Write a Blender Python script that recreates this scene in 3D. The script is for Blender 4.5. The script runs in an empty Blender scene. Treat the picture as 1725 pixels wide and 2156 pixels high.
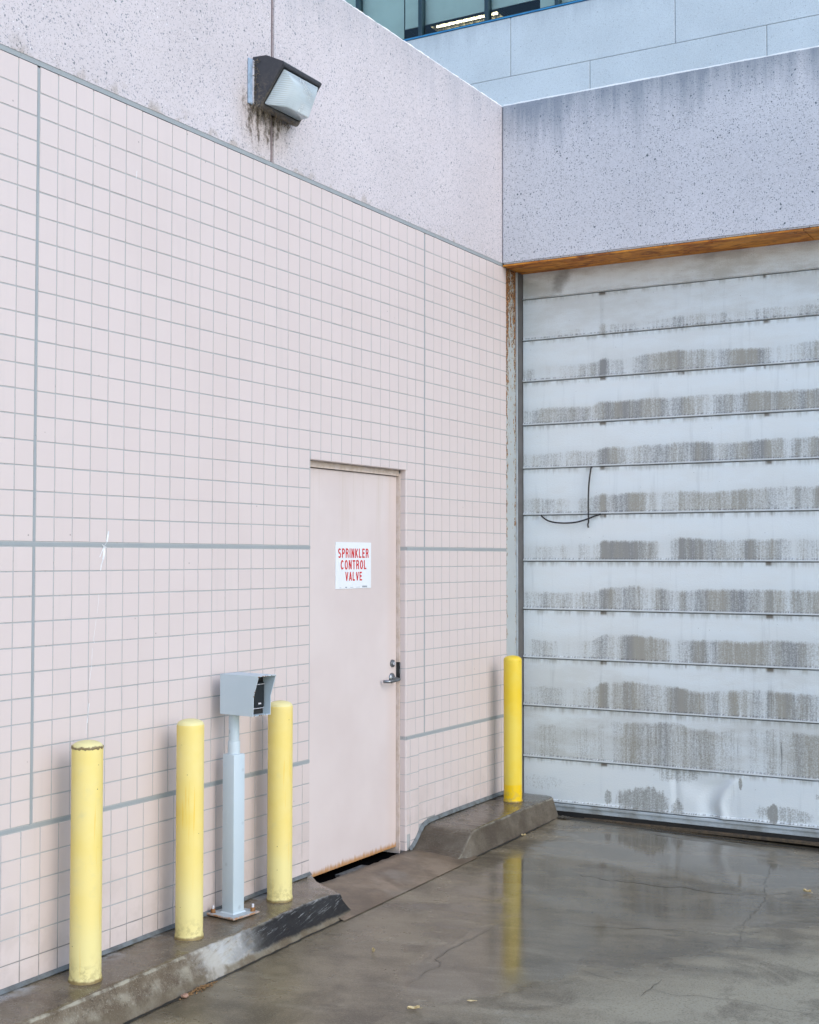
import bpy, bmesh, math, random
from mathutils import Vector, Matrix

random.seed(7)
sc = bpy.context.scene
COL = sc.collection
PI = math.pi

# ------------------------------------------------------------------ camera
CAM = Vector((3.872, -7.917, 1.66))
YAW, PITCH, ROLL = math.radians(30.0797), math.radians(1.9671), math.radians(0.055)
fw = Vector((-math.sin(YAW)*math.cos(PITCH), math.cos(YAW)*math.cos(PITCH), math.sin(PITCH)))
rt = Vector((math.cos(YAW), math.sin(YAW), 0))
up = rt.cross(fw)
r2 = rt*math.cos(ROLL) + up*math.sin(ROLL)
u2 = up*math.cos(ROLL) - rt*math.sin(ROLL)
cd = bpy.data.cameras.new('camera')
cam = bpy.data.objects.new('camera', cd)
COL.objects.link(cam)
M = Matrix((r2, u2, -fw)).transposed().to_4x4()
M.translation = CAM
cam.matrix_world = M
cd.sensor_fit = 'HORIZONTAL'
cd.sensor_width = 36
cd.lens = 2784.54/1725*36
cd.clip_start = 0.05
cd.clip_end = 2000
sc.camera = cam

# ------------------------------------------------------------------ world, sun, exposure
SUN = Vector((0.80, -0.26, 0.53)).normalized()
EL = math.asin(SUN.z)
ROT = math.atan2(SUN.x, SUN.y)
w = bpy.data.worlds.new('World')
sc.world = w
w.use_nodes = True
nt = w.node_tree
sky = nt.nodes.new('ShaderNodeTexSky')
sky.sky_type = 'NISHITA'
sky.sun_disc = False
sky.sun_elevation = EL
sky.sun_rotation = ROT
sky.air_density = 1.0
sky.dust_density = 0.7
sky.ozone_density = 1.0
hsv = nt.nodes.new('ShaderNodeHueSaturation')
hsv.inputs['Saturation'].default_value = 1.0
bg = nt.nodes['Background']
nt.links.new(sky.outputs[0], hsv.inputs['Color'])
nt.links.new(hsv.outputs[0], bg.inputs['Color'])
bg.inputs['Strength'].default_value = 0.15
sd = bpy.data.lights.new('sun', 'SUN')
sd.energy = 0.5
sd.angle = math.radians(26)
sd.color = (0.74, 0.735, 0.75)
so = bpy.data.objects.new('sun', sd)
COL.objects.link(so)
so.rotation_euler = (-SUN).to_track_quat('-Z', 'Y').to_euler()
so.location = (0, 0, 30)
vs = sc.view_settings
vs.view_transform = 'Standard'
vs.look = 'None'
vs.gamma = 1
vs.use_curve_mapping = False
vs.exposure = 1.13

# ------------------------------------------------------------------ node helpers
class S:
    def __init__(s, g, sk): s.g = g; s.k = sk
    def __add__(s, o): return s.g.m('ADD', s, o)
    __radd__ = __add__
    def __sub__(s, o): return s.g.m('SUBTRACT', s, o)
    def __rsub__(s, o): return s.g.m('SUBTRACT', o, s)
    def __mul__(s, o): return s.g.m('MULTIPLY', s, o)
    __rmul__ = __mul__
    def __truediv__(s, o): return s.g.m('DIVIDE', s, o)

class G:
    def __init__(s, name):
        s.mat = bpy.data.materials.new(name)
        s.mat.use_nodes = True
        s.t = s.mat.node_tree
        s.b = s.t.nodes['Principled BSDF']
        geo = s.t.nodes.new('ShaderNodeNewGeometry')
        s.P = S(s, geo.outputs['Position'])
        s.N = S(s, geo.outputs['Normal'])
        s._xyz = None
        s._nxyz = None
    def put(s, inp, v):
        if isinstance(v, S): s.t.links.new(v.k, inp)
        elif isinstance(v, (tuple, list)) and len(v) == 3 and inp.type == 'RGBA': inp.default_value = (*v, 1)
        else: inp.default_value = v
    def m(s, op, a, b=None, c=None, clamp=False):
        n = s.t.nodes.new('ShaderNodeMath'); n.operation = op; n.use_clamp = clamp
        for i, v in enumerate((a, b, c)):
            if v is not None: s.put(n.inputs[i], v)
        return S(s, n.outputs[0])
    def clamp(s, a): return s.m('ADD', a, 0.0, clamp=True)
    def mx(s, a, b): return s.m('MAXIMUM', a, b)
    def mn(s, a, b): return s.m('MINIMUM', a, b)
    def floor(s, a): return s.m('FLOOR', a)
    def abs(s, a): return s.m('ABSOLUTE', a)
    def xyz(s):
        if s._xyz is None: s._xyz = s.sep(s.P)
        return s._xyz
    def nxyz(s):
        if s._nxyz is None: s._nxyz = s.sep(s.N)
        return s._nxyz
    def sep(s, v):
        n = s.t.nodes.new('ShaderNodeSeparateXYZ'); s.put(n.inputs[0], v)
        return tuple(S(s, o) for o in n.outputs)
    def comb(s, x, y, z):
        n = s.t.nodes.new('ShaderNodeCombineXYZ')
        for i, v in enumerate((x, y, z)): s.put(n.inputs[i], v)
        return S(s, n.outputs[0])
    def obj(s):
        n = s.t.nodes.new('ShaderNodeTexCoord'); return S(s, n.outputs['Object'])
    def uv(s):
        n = s.t.nodes.new('ShaderNodeTexCoord'); return S(s, n.outputs['UV'])
    def rnd(s):
        n = s.t.nodes.new('ShaderNodeObjectInfo'); return S(s, n.outputs['Random'])
    def attr(s, name):
        n = s.t.nodes.new('ShaderNodeAttribute'); n.attribute_name = name; return S(s, n.outputs['Fac'])
    def noise(s, scale, detail=3, rough=0.55, vec=None, dist=0.0):
        n = s.t.nodes.new('ShaderNodeTexNoise')
        s.put(n.inputs['Vector'], vec if vec is not None else s.P)
        n.inputs['Scale'].default_value = scale; n.inputs['Detail'].default_value = detail
        n.inputs['Roughness'].default_value = rough; n.inputs['Distortion'].default_value = dist
        return S(s, n.outputs[0])
    def vor(s, scale, vec=None, rand=1.0):
        n = s.t.nodes.new('ShaderNodeTexVoronoi')
        s.put(n.inputs['Vector'], vec if vec is not None else s.P)
        n.inputs['Scale'].default_value = scale; n.inputs['Randomness'].default_value = rand
        c = n.outputs['Color']
        r, g_, b_ = s.sep(S(s, c))
        return S(s, n.outputs['Distance']), r, g_
    def sm(s, a, b, x):
        n = s.t.nodes.new('ShaderNodeMapRange'); n.interpolation_type = 'SMOOTHSTEP'
        s.put(n.inputs['Value'], x)
        s.put(n.inputs['From Min'], a); s.put(n.inputs['From Max'], b)
        return S(s, n.outputs[0])
    def mix(s, a, b, f, mode='MIX'):
        n = s.t.nodes.new('ShaderNodeMix'); n.data_type = 'RGBA'; n.blend_type = mode
        s.put(n.inputs[0], f)
        s.put(n.inputs[6], a if isinstance(a, S) else (*a, 1))
        s.put(n.inputs[7], b if isinstance(b, S) else (*b, 1))
        return S(s, n.outputs[2])
    def scale(s, c, f):
        n = s.t.nodes.new('ShaderNodeVectorMath'); n.operation = 'SCALE'
        s.put(n.inputs[0], c if isinstance(c, S) else Vector(c)); s.put(n.inputs['Scale'], f)
        return S(s, n.outputs[0])
    def ramp(s, x, stops, const=True):
        n = s.t.nodes.new('ShaderNodeValToRGB')
        n.color_ramp.interpolation = 'CONSTANT' if const else 'LINEAR'
        e = n.color_ramp.elements
        while len(e) < len(stops): e.new(0.5)
        for i, (p, c) in enumerate(stops):
            e[i].position = p; e[i].color = (*c, 1)
        s.put(n.inputs[0], x)
        return S(s, n.outputs[0])
    def out(s, color=None, rough=None, metal=None, bump=None, bdist=0.002, bstr=1.0, spec=None, **kw):
        if color is not None: s.put(s.b.inputs['Base Color'], color)
        if rough is not None: s.put(s.b.inputs['Roughness'], rough)
        if metal is not None: s.put(s.b.inputs['Metallic'], metal)
        if spec is not None: s.put(s.b.inputs['Specular IOR Level'], spec)
        for kk, v in kw.items(): s.put(s.b.inputs[kk.replace('_', ' ')], v)
        if bump is not None:
            n = s.t.nodes.new('ShaderNodeBump')
            n.inputs['Strength'].default_value = bstr; n.inputs['Distance'].default_value = bdist
            s.put(n.inputs['Height'], bump)
            s.t.links.new(n.outputs[0], s.b.inputs['Normal'])
        return s.mat

# ------------------------------------------------------------------ object helpers
def tag(o, label=None, cat=None, group=None, kind=None):
    if label: o['label'] = label
    if cat: o['category'] = cat
    if group: o['group'] = group
    if kind: o['kind'] = kind
    return o

def empty(name, loc, label, cat, group=None, rz=0.0):
    o = bpy.data.objects.new(name, None)
    COL.objects.link(o)
    o.location = loc
    o.rotation_euler = (0, 0, rz)
    o.empty_display_size = 0.1
    return tag(o, label, cat, group)

class MB:
    """collects faces; builds ONE mesh object"""
    def __init__(s): s.v = []; s.f = []; s.mi = []; s.r = []; s.uv = {}
    def face(s, pts, mi=0, rnd=0.0, uv=None):
        i = len(s.v); s.v += [tuple(p) for p in pts]
        s.f.append(tuple(range(i, i+len(pts)))); s.mi.append(mi); s.r.append(rnd)
        if uv: s.uv[len(s.f)-1] = uv
    def grid(s, rows, mi=0, rnd=0.0, uvs=None, flip=False):
        i = len(s.v); n = len(rows[0])
        for r in rows: s.v += [tuple(p) for p in r]
        for a in range(len(rows)-1):
            for b in range(n-1):
                q = [i+a*n+b, i+a*n+b+1, i+(a+1)*n+b+1, i+(a+1)*n+b]
                if flip: q = q[::-1]
                s.f.append(tuple(q)); s.mi.append(mi); s.r.append(rnd)
                if uvs:
                    c = [uvs[a][b], uvs[a][b+1], uvs[a+1][b+1], uvs[a+1][b]]
                    s.uv[len(s.f)-1] = c[::-1] if flip else c
    def box(s, a, b, mi=0, rnd=0.0, bev=0.0):
        x0, y0, z0 = a; x1, y1, z1 = b
        bm = bmesh.new()
        bmesh.ops.create_cube(bm, size=1)
        for v in bm.verts:
            v.co = ((x0+x1)/2+v.co.x*(x1-x0), (y0+y1)/2+v.co.y*(y1-y0), (z0+z1)/2+v.co.z*(z1-z0))
        if bev > 0: bmesh.ops.bevel(bm, geom=bm.edges[:], offset=bev, segments=2, affect='EDGES', profile=0.5)
        s.bm(bm, mi, rnd)
    def bm(s, bm, mi=0, rnd=0.0, mat=None):
        i = len(s.v)
        bm.verts.index_update()
        for v in bm.verts: s.v.append(tuple(mat @ v.co if mat else v.co))
        for f in bm.faces:
            s.f.append(tuple(i+v.index for v in f.verts)); s.mi.append(mi); s.r.append(rnd)
        bm.free()
    def lathe(s, prof, c=(0, 0, 0), n=48, mi=0, axis='z'):
        rows = []
        for r, h in prof:
            row = []
            for k in range(n+1):
                t = 2*PI*(k % n)/n
                p = (r*math.cos(t), r*math.sin(t), h)
                if axis == 'x': p = (h, r*math.cos(t), r*math.sin(t))
                if axis == 'y': p = (r*math.sin(t), h, r*math.cos(t))
                row.append((c[0]+p[0], c[1]+p[1], c[2]+p[2]))
            rows.append(row)
        s.grid(rows, mi)
    def prism(s, poly, p0, ex, ey, ez, h, mi=0):
        """poly in (ex,ey) plane extruded by h along ez from p0"""
        p0, ex, ey, ez = Vector(p0), Vector(ex), Vector(ey), Vector(ez)
        a = [p0+ex*x+ey*y for x, y in poly]; b = [p+ez*h for p in a]
        n = len(a); i = len(s.v)
        s.v += [tuple(p) for p in a+b]
        s.f.append(tuple(range(i+n-1, i-1, -1))); s.f.append(tuple(range(i+n, i+2*n)))
        s.mi += [mi, mi]; s.r += [0, 0]
        for k in range(n):
            j = (k+1) % n
            s.f.append((i+k, i+j, i+n+j, i+n+k)); s.mi.append(mi); s.r.append(0)
    def tube(s, pts, r, n=10, mi=0, cap=True):
        pts = [Vector(p) for p in pts]; rows = []
        t0 = (pts[1]-pts[0]).normalized()
        ref = Vector((0, 0, 1)) if abs(t0.z) < 0.9 else Vector((1, 0, 0))
        for i, p in enumerate(pts):
            t = (pts[min(i+1, len(pts)-1)]-pts[max(i-1, 0)]).normalized()
            a = t.cross(ref).normalized(); b = t.cross(a)
            rr = r[i] if isinstance(r, (list, tuple)) else r
            rows.append([p+a*math.cos(2*PI*k/n)*rr+b*math.sin(2*PI*k/n)*rr for k in range(n+1)])
        s.grid(rows, mi)
        if cap:
            s.face(rows[0][:-1], mi); s.face(rows[-1][:-1][::-1], mi)
    def ribbon(s, pts, wid, nrm, mi=0, jit=0.0):
        nrm = Vector(nrm); pts = [Vector(p) for p in pts]
        if jit:
            q = [pts[0]]
            for a, b in zip(pts, pts[1:]):
                n = max(2, int((b-a).length/0.03))
                for k in range(1, n+1):
                    p = a.lerp(b, k/n)
                    if k < n:
                        d = Vector((random.uniform(-1, 1), random.uniform(-1, 1), random.uniform(-1, 1)))*jit
                        d -= nrm*d.dot(nrm)
                        p += d
                    q.append(p)
            pts = q
        L, R = [], []
        for i, p in enumerate(pts):
            t = (pts[min(i+1, len(pts)-1)]-pts[max(i-1, 0)]).normalized()
            a = nrm.cross(t).normalized()
            ww = wid*(0.5+0.5*math.sin(PI*(i+0.6)/(len(pts)+0.2)))*random.uniform(.7, 1.2) if jit else wid
            L.append(p+a*ww/2); R.append(p-a*ww/2)
        s.grid([R, L], mi)
    def build(s, name, mats, parent=None, smooth=False, merge=False, off=None):
        me = bpy.data.meshes.new(name)
        v = s.v
        if off is None: off = parent.location if parent is not None and parent.get('_world') else (0, 0, 0)
        if any(off): v = [(p[0]-off[0], p[1]-off[1], p[2]-off[2]) for p in v]
        me.from_pydata(v, [], s.f)
        if not isinstance(mats, (list, tuple)): mats = [mats]
        for m_ in mats: me.materials.append(m_)
        me.polygons.foreach_set('material_index', s.mi)
        at = me.attributes.new('rnd', 'FLOAT', 'FACE'); at.data.foreach_set('value', s.r)
        if s.uv:
            ul = me.uv_layers.new(name='UVMap')
            for pi, c in s.uv.items():
                p = me.polygons[pi]
                for k, li in enumerate(p.loop_indices): ul.data[li].uv = c[k]
        if merge:
            bm = bmesh.new(); bm.from_mesh(me)
            bmesh.ops.remove_doubles(bm, verts=bm.verts, dist=1e-5)
            bmesh.ops.recalc_face_normals(bm, faces=bm.faces)
            bm.to_mesh(me); bm.free()
        if smooth:
            me.polygons.foreach_set('use_smooth', [True]*len(me.polygons))
            me.set_sharp_from_angle(angle=math.radians(smooth if smooth is not True else 35))
        me.update()
        o = bpy.data.objects.new(name, me)
        COL.objects.link(o)
        if parent is not None: o.parent = parent
        return o

def wempty(name, loc, label, cat, group=None):
    """Empty whose parts are modelled in world coordinates and re-based to it"""
    o = empty(name, loc, label, cat, group); o['_world'] = 1; return o

# ------------------------------------------------------------------ materials
def m_tile():
    g = G('pink_glazed_tile')
    x, y, z = g.xyz()
    r = g.attr('rnd')
    c = g.mix((0.612, 0.530, 0.508), (0.628, 0.546, 0.524), r)
    big = g.noise(1.1, 3)
    c = g.mix(c, (0.57, 0.485, 0.46), g.sm(.5, .75, big)*0.4)
    # faint vertical rain streaks and splash dirt close to the kerb
    st = g.noise(1.0, 4, .6, g.comb(0.0, y*16.0, z*0.9))
    c = g.mix(c, (0.50, 0.46, 0.44), g.sm(.55, .8, st)*0.30)
    low = g.sm(.55, 0.0, z)*g.sm(.42, .65, g.noise(6, 5, .65))
    c = g.mix(c, (0.38, 0.32, 0.28), low*0.32)
    fl = g.noise(190, 2)
    c = g.mix(c, (0.50, 0.43, 0.41), g.sm(.62, .75, fl)*0.22)
    d, cr, cg = g.vor(9.0)
    chip = g.sm(.045, .02, d)*g.m('GREATER_THAN', cr, .965)
    c = g.mix(c, (0.12, 0.09, 0.08), chip*.55)
    return g.out(c, 0.34 + g.noise(25, 3)*0.16, bump=g.noise(14, 2), bdist=.0016, bstr=.5)

def m_simple(name, col, col2=None, scale=30, rough=.6, metal=0.0, amt=1.0, bdist=.0008, detail=4, spec=None):
    g = G(name)
    n = g.noise(scale, detail, .6)
    c = g.mix(col, col2 or tuple(v*.75 for v in col), g.sm(.35, .7, n)*amt)
    return g.out(c, rough, metal, bump=n, bdist=bdist, spec=spec)

def m_grout():
    g = G('grey_grout')
    n = g.noise(2.5, 4); f = g.noise(60, 3)
    c = g.mix((0.33, 0.345, 0.35), (0.43, 0.44, 0.44), n)
    c = g.mix(c, (0.20, 0.18, 0.16), g.sm(.58, .75, f)*.5)
    x, y, z = g.xyz()
    c = g.mix(c, (0.13, 0.11, 0.09), g.sm(.25, .02, z)*g.sm(.4, .6, g.noise(5, 3))*.8)
    return g.out(c, .85, bump=f, bdist=.001)

def m_sealant():
    g = G('blue_grey_sealant')
    n = g.noise(8, 4); f = g.noise(70, 3)
    c = g.mix((0.27, 0.300, 0.310), (0.33, 0.36, 0.37), n)
    c = g.mix(c, (0.15, 0.15, 0.15), g.sm(.62, .78, f)*.6)
    return g.out(c, .6, bump=f, bdist=.001)

def m_concrete(name, base, zt=4.70, axis='y', stain=1.0, grime=False, speck=1.0):
    """exposed-aggregate precast concrete, weathered from its top edge down"""
    g = G(name)
    x, y, z = g.xyz()
    h = y if axis == 'y' else x
    c = g.mix(base, tuple(v*.90 for v in base), g.sm(.3, .7, g.noise(1.3, 4)))
    c = g.mix(c, tuple(v*1.07 for v in base), g.sm(.45, .75, g.noise(40, 4, .7))*.7)
    # fine dark sand pits
    wob = g.comb(x + (g.noise(55, 2)-.5)*.022, y + (g.noise(61, 2)-.5)*.022, z + (g.noise(67, 2)-.5)*.022)
    d, r, q = g.vor(140.0)
    c = g.mix(c, tuple(v*.45 for v in base), g.sm(.42, .26, d)*g.m('GREATER_THAN', r, .50)*.62*speck)
    d, r, q = g.vor(85.0, wob)
    c = g.mix(c, (0.19, 0.215, 0.25), g.sm(.36, .24, d)*g.m('GREATER_THAN', r, .66)*.8*speck)
    # larger aggregate: dark blue-grey and white chips
    d, r, q = g.vor(42.0, wob)
    c = g.mix(c, (0.11, 0.135, 0.155), g.sm(.02, -.02, d - q*.26)*g.m('GREATER_THAN', r, .88)*.8*speck)
    d, r, q = g.vor(47.0)
    c = g.mix(c, (0.86, 0.87, 0.88), g.sm(.02, -.02, d - q*.17)*g.m('GREATER_THAN', r, .90)*.6*speck)
    # weathering below the coping: soft dark wash plus vertical runs
    run = g.noise(1.0, 5, .65, g.comb(h*5.0, h*0.4, z*0.55))
    fine = g.noise(1.0, 4, .6, g.comb(h*34.0, 3.0, z*1.1))
    t = z - (zt - 0.02) + run*0.85 + fine*.25
    wash = g.sm(.22, .72, t)*(0.45+0.55*g.noise(2.2, 4))*stain
    c = g.mix(c, (0.20, 0.235, 0.285), g.clamp(wash)*.82)
    if grime:
        # spider dirt and run-off below the lamp
        dy = (y + 2.68)/0.24
        m_ = g.sm(1.25, .2, g.abs(dy))*g.sm(3.98, 3.86, z)*g.sm(3.52, 3.86, z)
        st = g.noise(1.0, 5, .75, g.comb(3.0, y*30.0, z*7.0))
        bl = g.noise(38, 4, .7)
        c = g.mix(c, (0.42, 0.31, 0.22), g.clamp(m_*1.3)*.35)
        c = g.mix(c, (0.075, 0.055, 0.035), g.sm(.54, .70, st*.60 + bl*.40 + m_*.14)*g.clamp(m_*1.6)*.92)
        line = g.sm(.10, .0, z - 3.62)*g.sm(.5, .65, g.noise(9, 5, .7))
        c = g.mix(c, (0.30, 0.25, 0.20), line*.6)
    c = g.mix(c, (0.93, 0.93, 0.93), g.sm(zt-.013, zt-.007, z + (g.noise(60, 3)-.5)*.008)*.9)  # near-white top edge: bright rim light painted into the colour
    hgt = g.noise(85, 4, .7) + g.noise(300, 2)*.5
    return g.out(c, .88, bump=hgt, bdist=.0028, bstr=.8)

def m_kerb(name='kerb_concrete', wet=.55, scuff=True):
    g = G(name)
    x, y, z = g.xyz()
    n1 = g.noise(2.3, 5, .6); n2 = g.noise(11, 5, .65); n3 = g.noise(170, 3, .7)
    nx, ny, nz = g.nxyz()
    flat_ = g.sm(.7, .95, nz)
    c = g.mix((0.110, 0.082, 0.052), (0.240, 0.202, 0.148), g.sm(.38, .68, n1*.6+n2*.4))
    c = g.mix(c, (0.085, 0.060, 0.040), g.sm(.52, .70, g.noise(3.1, 4, .6))*.65)
    c = g.mix(c, (0.42, 0.40, 0.34), g.sm(.54, .70, n3)*.42)
    c = g.mix(c, (0.035, 0.028, 0.020), g.sm(.54, .70, g.noise(105, 3, .75))*.65)
    d, r, q = g.vor(38.0)
    c = g.mix(c, (0.03, 0.025, 0.02), g.sm(.16, .08, d)*g.m('GREATER_THAN', r, .88)*.8)
    c = g.mix(c, (0.06, 0.055, 0.03), g.sm(.045, .0, x + (n2-.5)*.05)*flat_*.7)
    # worn pale arris along the top edge
    ar = g.sm(.36, .6, nx)*g.sm(.34, .6, nz)
    c = g.mix(c, (0.40, 0.375, 0.29), ar*g.sm(.40, .62, n2)*.75)
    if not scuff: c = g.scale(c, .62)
    if scuff:
        face = g.sm(.25, .6, nx)
        s1 = g.noise(1.0, 5, .72, g.comb(0.0, y*9.0+z*9.0, z*60.0-y*14.0))
        zone = g.sm(-3.62, -3.35, y)
        zone2 = g.sm(-3.30, -2.85, y + n2*.3)
        hi = g.sm(-.088, -.066, z + (n2-.5)*.05)
        hiw = g.mx(hi*g.sm(-2.95, -3.2, y + (n2-.5)*.3), g.sm(-.030, -.010, z + (n2-.5)*.06))
        c = g.mix(c, (0.50, 0.51, 0.50), face*zone*hiw*g.sm(.38, .60, s1*.65+n1*.35)*.85)
        c = g.mix(c, (0.008, 0.008, 0.010), face*zone2*hi*g.sm(.40, .52, s1*.55 + n2*.25 + zone2*.19)*g.sm(.036, .014, z - .0111*(y+2.5) + (n2-.5)*.030)*.96)
        scr = g.noise(1.0, 4, .75, g.comb(x*20.0, y*7.0+z*5.0, z*150.0-y*26.0))
        c = g.mix(c, (0.33, 0.34, 0.34), face*zone2*g.sm(.56, .70, scr)*g.sm(-.07, -.02, z)*.75)
        c = g.mix(c, (0.12, 0.095, 0.06), face*g.sm(-.070, -.088, z + (n2-.5)*.03)*.6)
        gp = g.sm(-3.75, -3.6, y)*g.sm(-3.2, -3.4, y)*g.sm(.50, .62, g.noise(7, 4))
        c = g.mix(c, (0.43, 0.41, 0.36), face*gp*.7)
        topw = g.sm(.6, .9, nz)*g.sm(.12, .02, x)*g.sm(.52, .62, g.noise(5, 4))
        c = g.mix(c, (0.40, 0.42, 0.43), topw*.6)
    flat = g.sm(.7, .95, nz)
    wetm = g.sm(.60, .46, n1*.7+n2*.3)*flat
    if not scuff: wetm = flat*g.sm(.66, .50, n1*.6+n2*.4)
    rough = .64 - wetm*wet
    return g.out(c, rough, bump=n2*.6+n3*.3, bdist=.0022, spec=.3 if scuff else .5)

def m_ground():
    g = G('wet_concrete_slab')
    x, y, z = g.xyz()
    n1 = g.noise(.9, 5, .6); n2 = g.noise(4.2, 5, .62); n3 = g.noise(240, 3, .75); n4 = g.noise(1.0, 4, .6, g.comb(x*.7+y*.25, y*3.2-x*1.1, 0.0))
    n5 = g.noise(95, 3, .7)
    # dry towards the open yard
    d = x*.80 - y*.46 + (n1-.5)*1.1 + (n4-.5)*.9
    dry = g.sm(2.30, 3.05, d)
    # standing film in front of the roller door
    px = (x-1.35)/0.98; py = (y+1.05)/1.38
    rr = g.m('SQRT', px*px + py*py)
    film = g.sm(1.16, .70, rr + (n4-.5)*1.1 + (n2-.5)*.6)
    py2 = (y+2.45)/.85; px2 = (x-1.27)/.34
    film2 = g.sm(1.1, .75, g.m('SQRT', px2*px2+py2*py2) + (n2-.5)*.55)
    film = g.mx(film, film2*.95)
    c = g.mix((0.100, 0.078, 0.048), (0.240, 0.194, 0.126), g.sm(.36, .64, n4*.55+n2*.45))
    c = g.mix(c, (0.360, 0.330, 0.240), dry*.9)
    yard = g.mx(g.sm(3.2, 5.5, x), g.sm(-4.6, -6.5, y))
    c = g.mix(c, (0.46, 0.43, 0.37), yard)  # unseen far ground painted paler to bounce light onto the walls
    c = g.mix(c, (0.110, 0.096, 0.070), film*.5)
    c = g.mix(c, (0.055, 0.042, 0.030), g.sm(.56, .72, n1*.5+n2*.5)*.5)
    c = g.mix(c, (0.30, 0.285, 0.24), g.sm(.57, .70, n3)*(.28+dry*.35))
    c = g.mix(c, (0.035, 0.030, 0.024), g.sm(.58, .70, n5)*.38)
    # dark strip at the foot of the roller door
    c = g.mix(c, (0.035, 0.028, 0.020), g.sm(.02, .16, y+(n2-.5)*.12)*.75)
    c = g.mix(c, (0.36, 0.35, 0.31), g.sm(.66, .74, g.noise(2.6, 5, .7))*.16)
    pat = g.noise(2.4, 6, .66, dist=.7); pat2 = g.noise(1.0, 5, .65, g.comb(x*2.0+y*.6, y*6.5-x*2.0, 3.0))
    c = g.mix(c, (0.050, 0.038, 0.024), g.sm(.50, .64, pat)*(.45-film*.2))
    c = g.mix(c, (0.33, 0.29, 0.21), g.sm(.54, .68, pat2)*.30*(1-film*.5))
    gr = g.noise(120, 3, .8)
    c = g.mix(c, (0.32, 0.31, 0.265), g.sm(.50, .68, gr)*(.26+dry*.45)*(1-film*.6))
    c = g.mix(c, (0.030, 0.026, 0.020), g.sm(.48, .30, gr)*(.42+dry*.2)*(1-film*.45))
    rim = g.sm(.25, .45, film)*g.sm(.75, .5, film)
    c = g.mix(c, (0.050, 0.038, 0.020), rim*g.sm(.42, .6, n5*.4+n2*.6)*.55)
    rough = .29 + dry*.34 - film*.26 + (n2-.5)*.10 + (pat-.5)*.22*(1-film)
    bumph = n3*(1-film*.94)*.6 + gr*.7*(1-film*.96) + n2*.6*(1-film*.85)
    o = g.out(c, g.mx(rough, .035), bump=bumph, bdist=.0016, bstr=.65, spec=.5, IOR=1.45)
    return o

def m_yellow(name, fresh):
    g = G(name)
    o = g.obj(); x, y, z = g.sep(o)
    rn = g.rnd()
    ov = g.comb(x + rn*7.0, y, z)
    n1 = g.noise(3.5, 4, .6, ov); n2 = g.noise(16, 4, .6, ov)
    if fresh:
        c = g.mix((0.80, 0.565, 0.025), (0.78, 0.605, 0.085), g.sm(.4, .7, n1))
        c = g.mix(c, (0.84, 0.555, 0.0), g.sm(.118, .108, z + (n2-.5)*.012))
        rough = .42
    else:
        c = g.mix((0.78, 0.615, 0.175), (0.78, 0.640, 0.235), g.sm(.35, .65, n1))
        c = g.mix(c, (0.79, 0.570, 0.080), g.sm(.55, .70, g.noise(2.2, 3, .6, ov))*.60)
        c = g.mix(c, (0.60, 0.54, 0.27), g.sm(.54, .74, n2*.6+n1*.4)*.55)
        # darker paint runs
        a = g.m('ARCTAN2', y, x)
        run = g.noise(1.0, 3, .5, g.comb(a*6.0 + rn*31.0, z*2.6, 0.0))
        c = g.mix(c, (0.78, 0.49, 0.02), g.sm(.62, .70, run)*.60)
        c = g.mix(c, (0.74, 0.70, 0.38), g.sm(.34, .10, z + (n1-.5)*.5)*.5)
        sc_ = g.noise(1.0, 4, .7, g.comb(a*5.0, z*60.0, rn*9.0))
        c = g.mix(c, (0.34, 0.28, 0.12), g.sm(.70, .80, sc_)*g.sm(.2, .5, z)*.5)
        rough = .55
    gr_ = g.noise(40, 4, .7, ov)
    c = g.mix(c, (0.40, 0.33, 0.14), g.sm(.12, .0, z + (n2-.5)*.14)*g.sm(.45, .6, gr_)*.55)
    d, r, q = g.vor(34.0, ov)
    c = g.mix(c, (0.07, 0.045, 0.02), g.sm(.10, .05, d)*g.m('GREATER_THAN', r, .94)*.9)
    c = g.mix(c, (0.16, 0.10, 0.03), g.sm(.014, .004, z + (n2-.5)*.02)*.85)
    return g.out(c, rough, bump=n2, bdist=.0012, bstr=.5)

def m_cap(name, rim):
    g = G(name)
    o = g.obj(); x, y, z = g.sep(o)
    n = g.noise(22, 4, .6, o)
    c = g.mix((0.76, 0.66, 0.28), (0.70, 0.64, 0.34), n)
    if rim:
        r_ = g.m('SQRT', x*x+y*y)
        c = g.mix(c, (0.15, 0.10, 0.045), g.sm(.0575, .0605, r_ + (n-.5)*.020)*.9)
    return g.out(c, .6, bump=n, bdist=.001)

def m_door():
    g = G('pink_door_paint')
    x, y, z = g.xyz()
    c = g.mix((0.600, 0.520, 0.500), (0.655, 0.580, 0.560), g.sm(.3, .7, g.noise(1.5, 4)))
    st = g.noise(1.0, 4, .6, g.comb(0.0, y*26.0, z*.8))
    c = g.mix(c, (0.52, 0.44, 0.37), g.sm(1.55, 2.13, z)*g.sm(.50, .68, st)*.45)
    c = g.mix(c, (0.60, 0.47, 0.40), g.sm(.12, .02, g.abs(y+1.30))*.30)
    b = g.noise(1.0, 4, .6, g.comb(0, y*55.0, z*9.0))
    rust = g.sm(.024, -.008, z - 0.0 + (b-.5)*.075)
    c = g.mix(c, (0.42, 0.195, 0.045), g.clamp(rust)*.9)
    d, r, q = g.vor(5.0)
    sm_ = g.sm(.16, .06, d)*g.m('GREATER_THAN', r, .80)*g.sm(.5, .65, g.noise(30, 3))
    c = g.mix(c, (0.36, 0.35, 0.36), sm_*.45)
    return g.out(c, .42, bump=g.noise(70, 3), bdist=.0006, bstr=.4)

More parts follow.
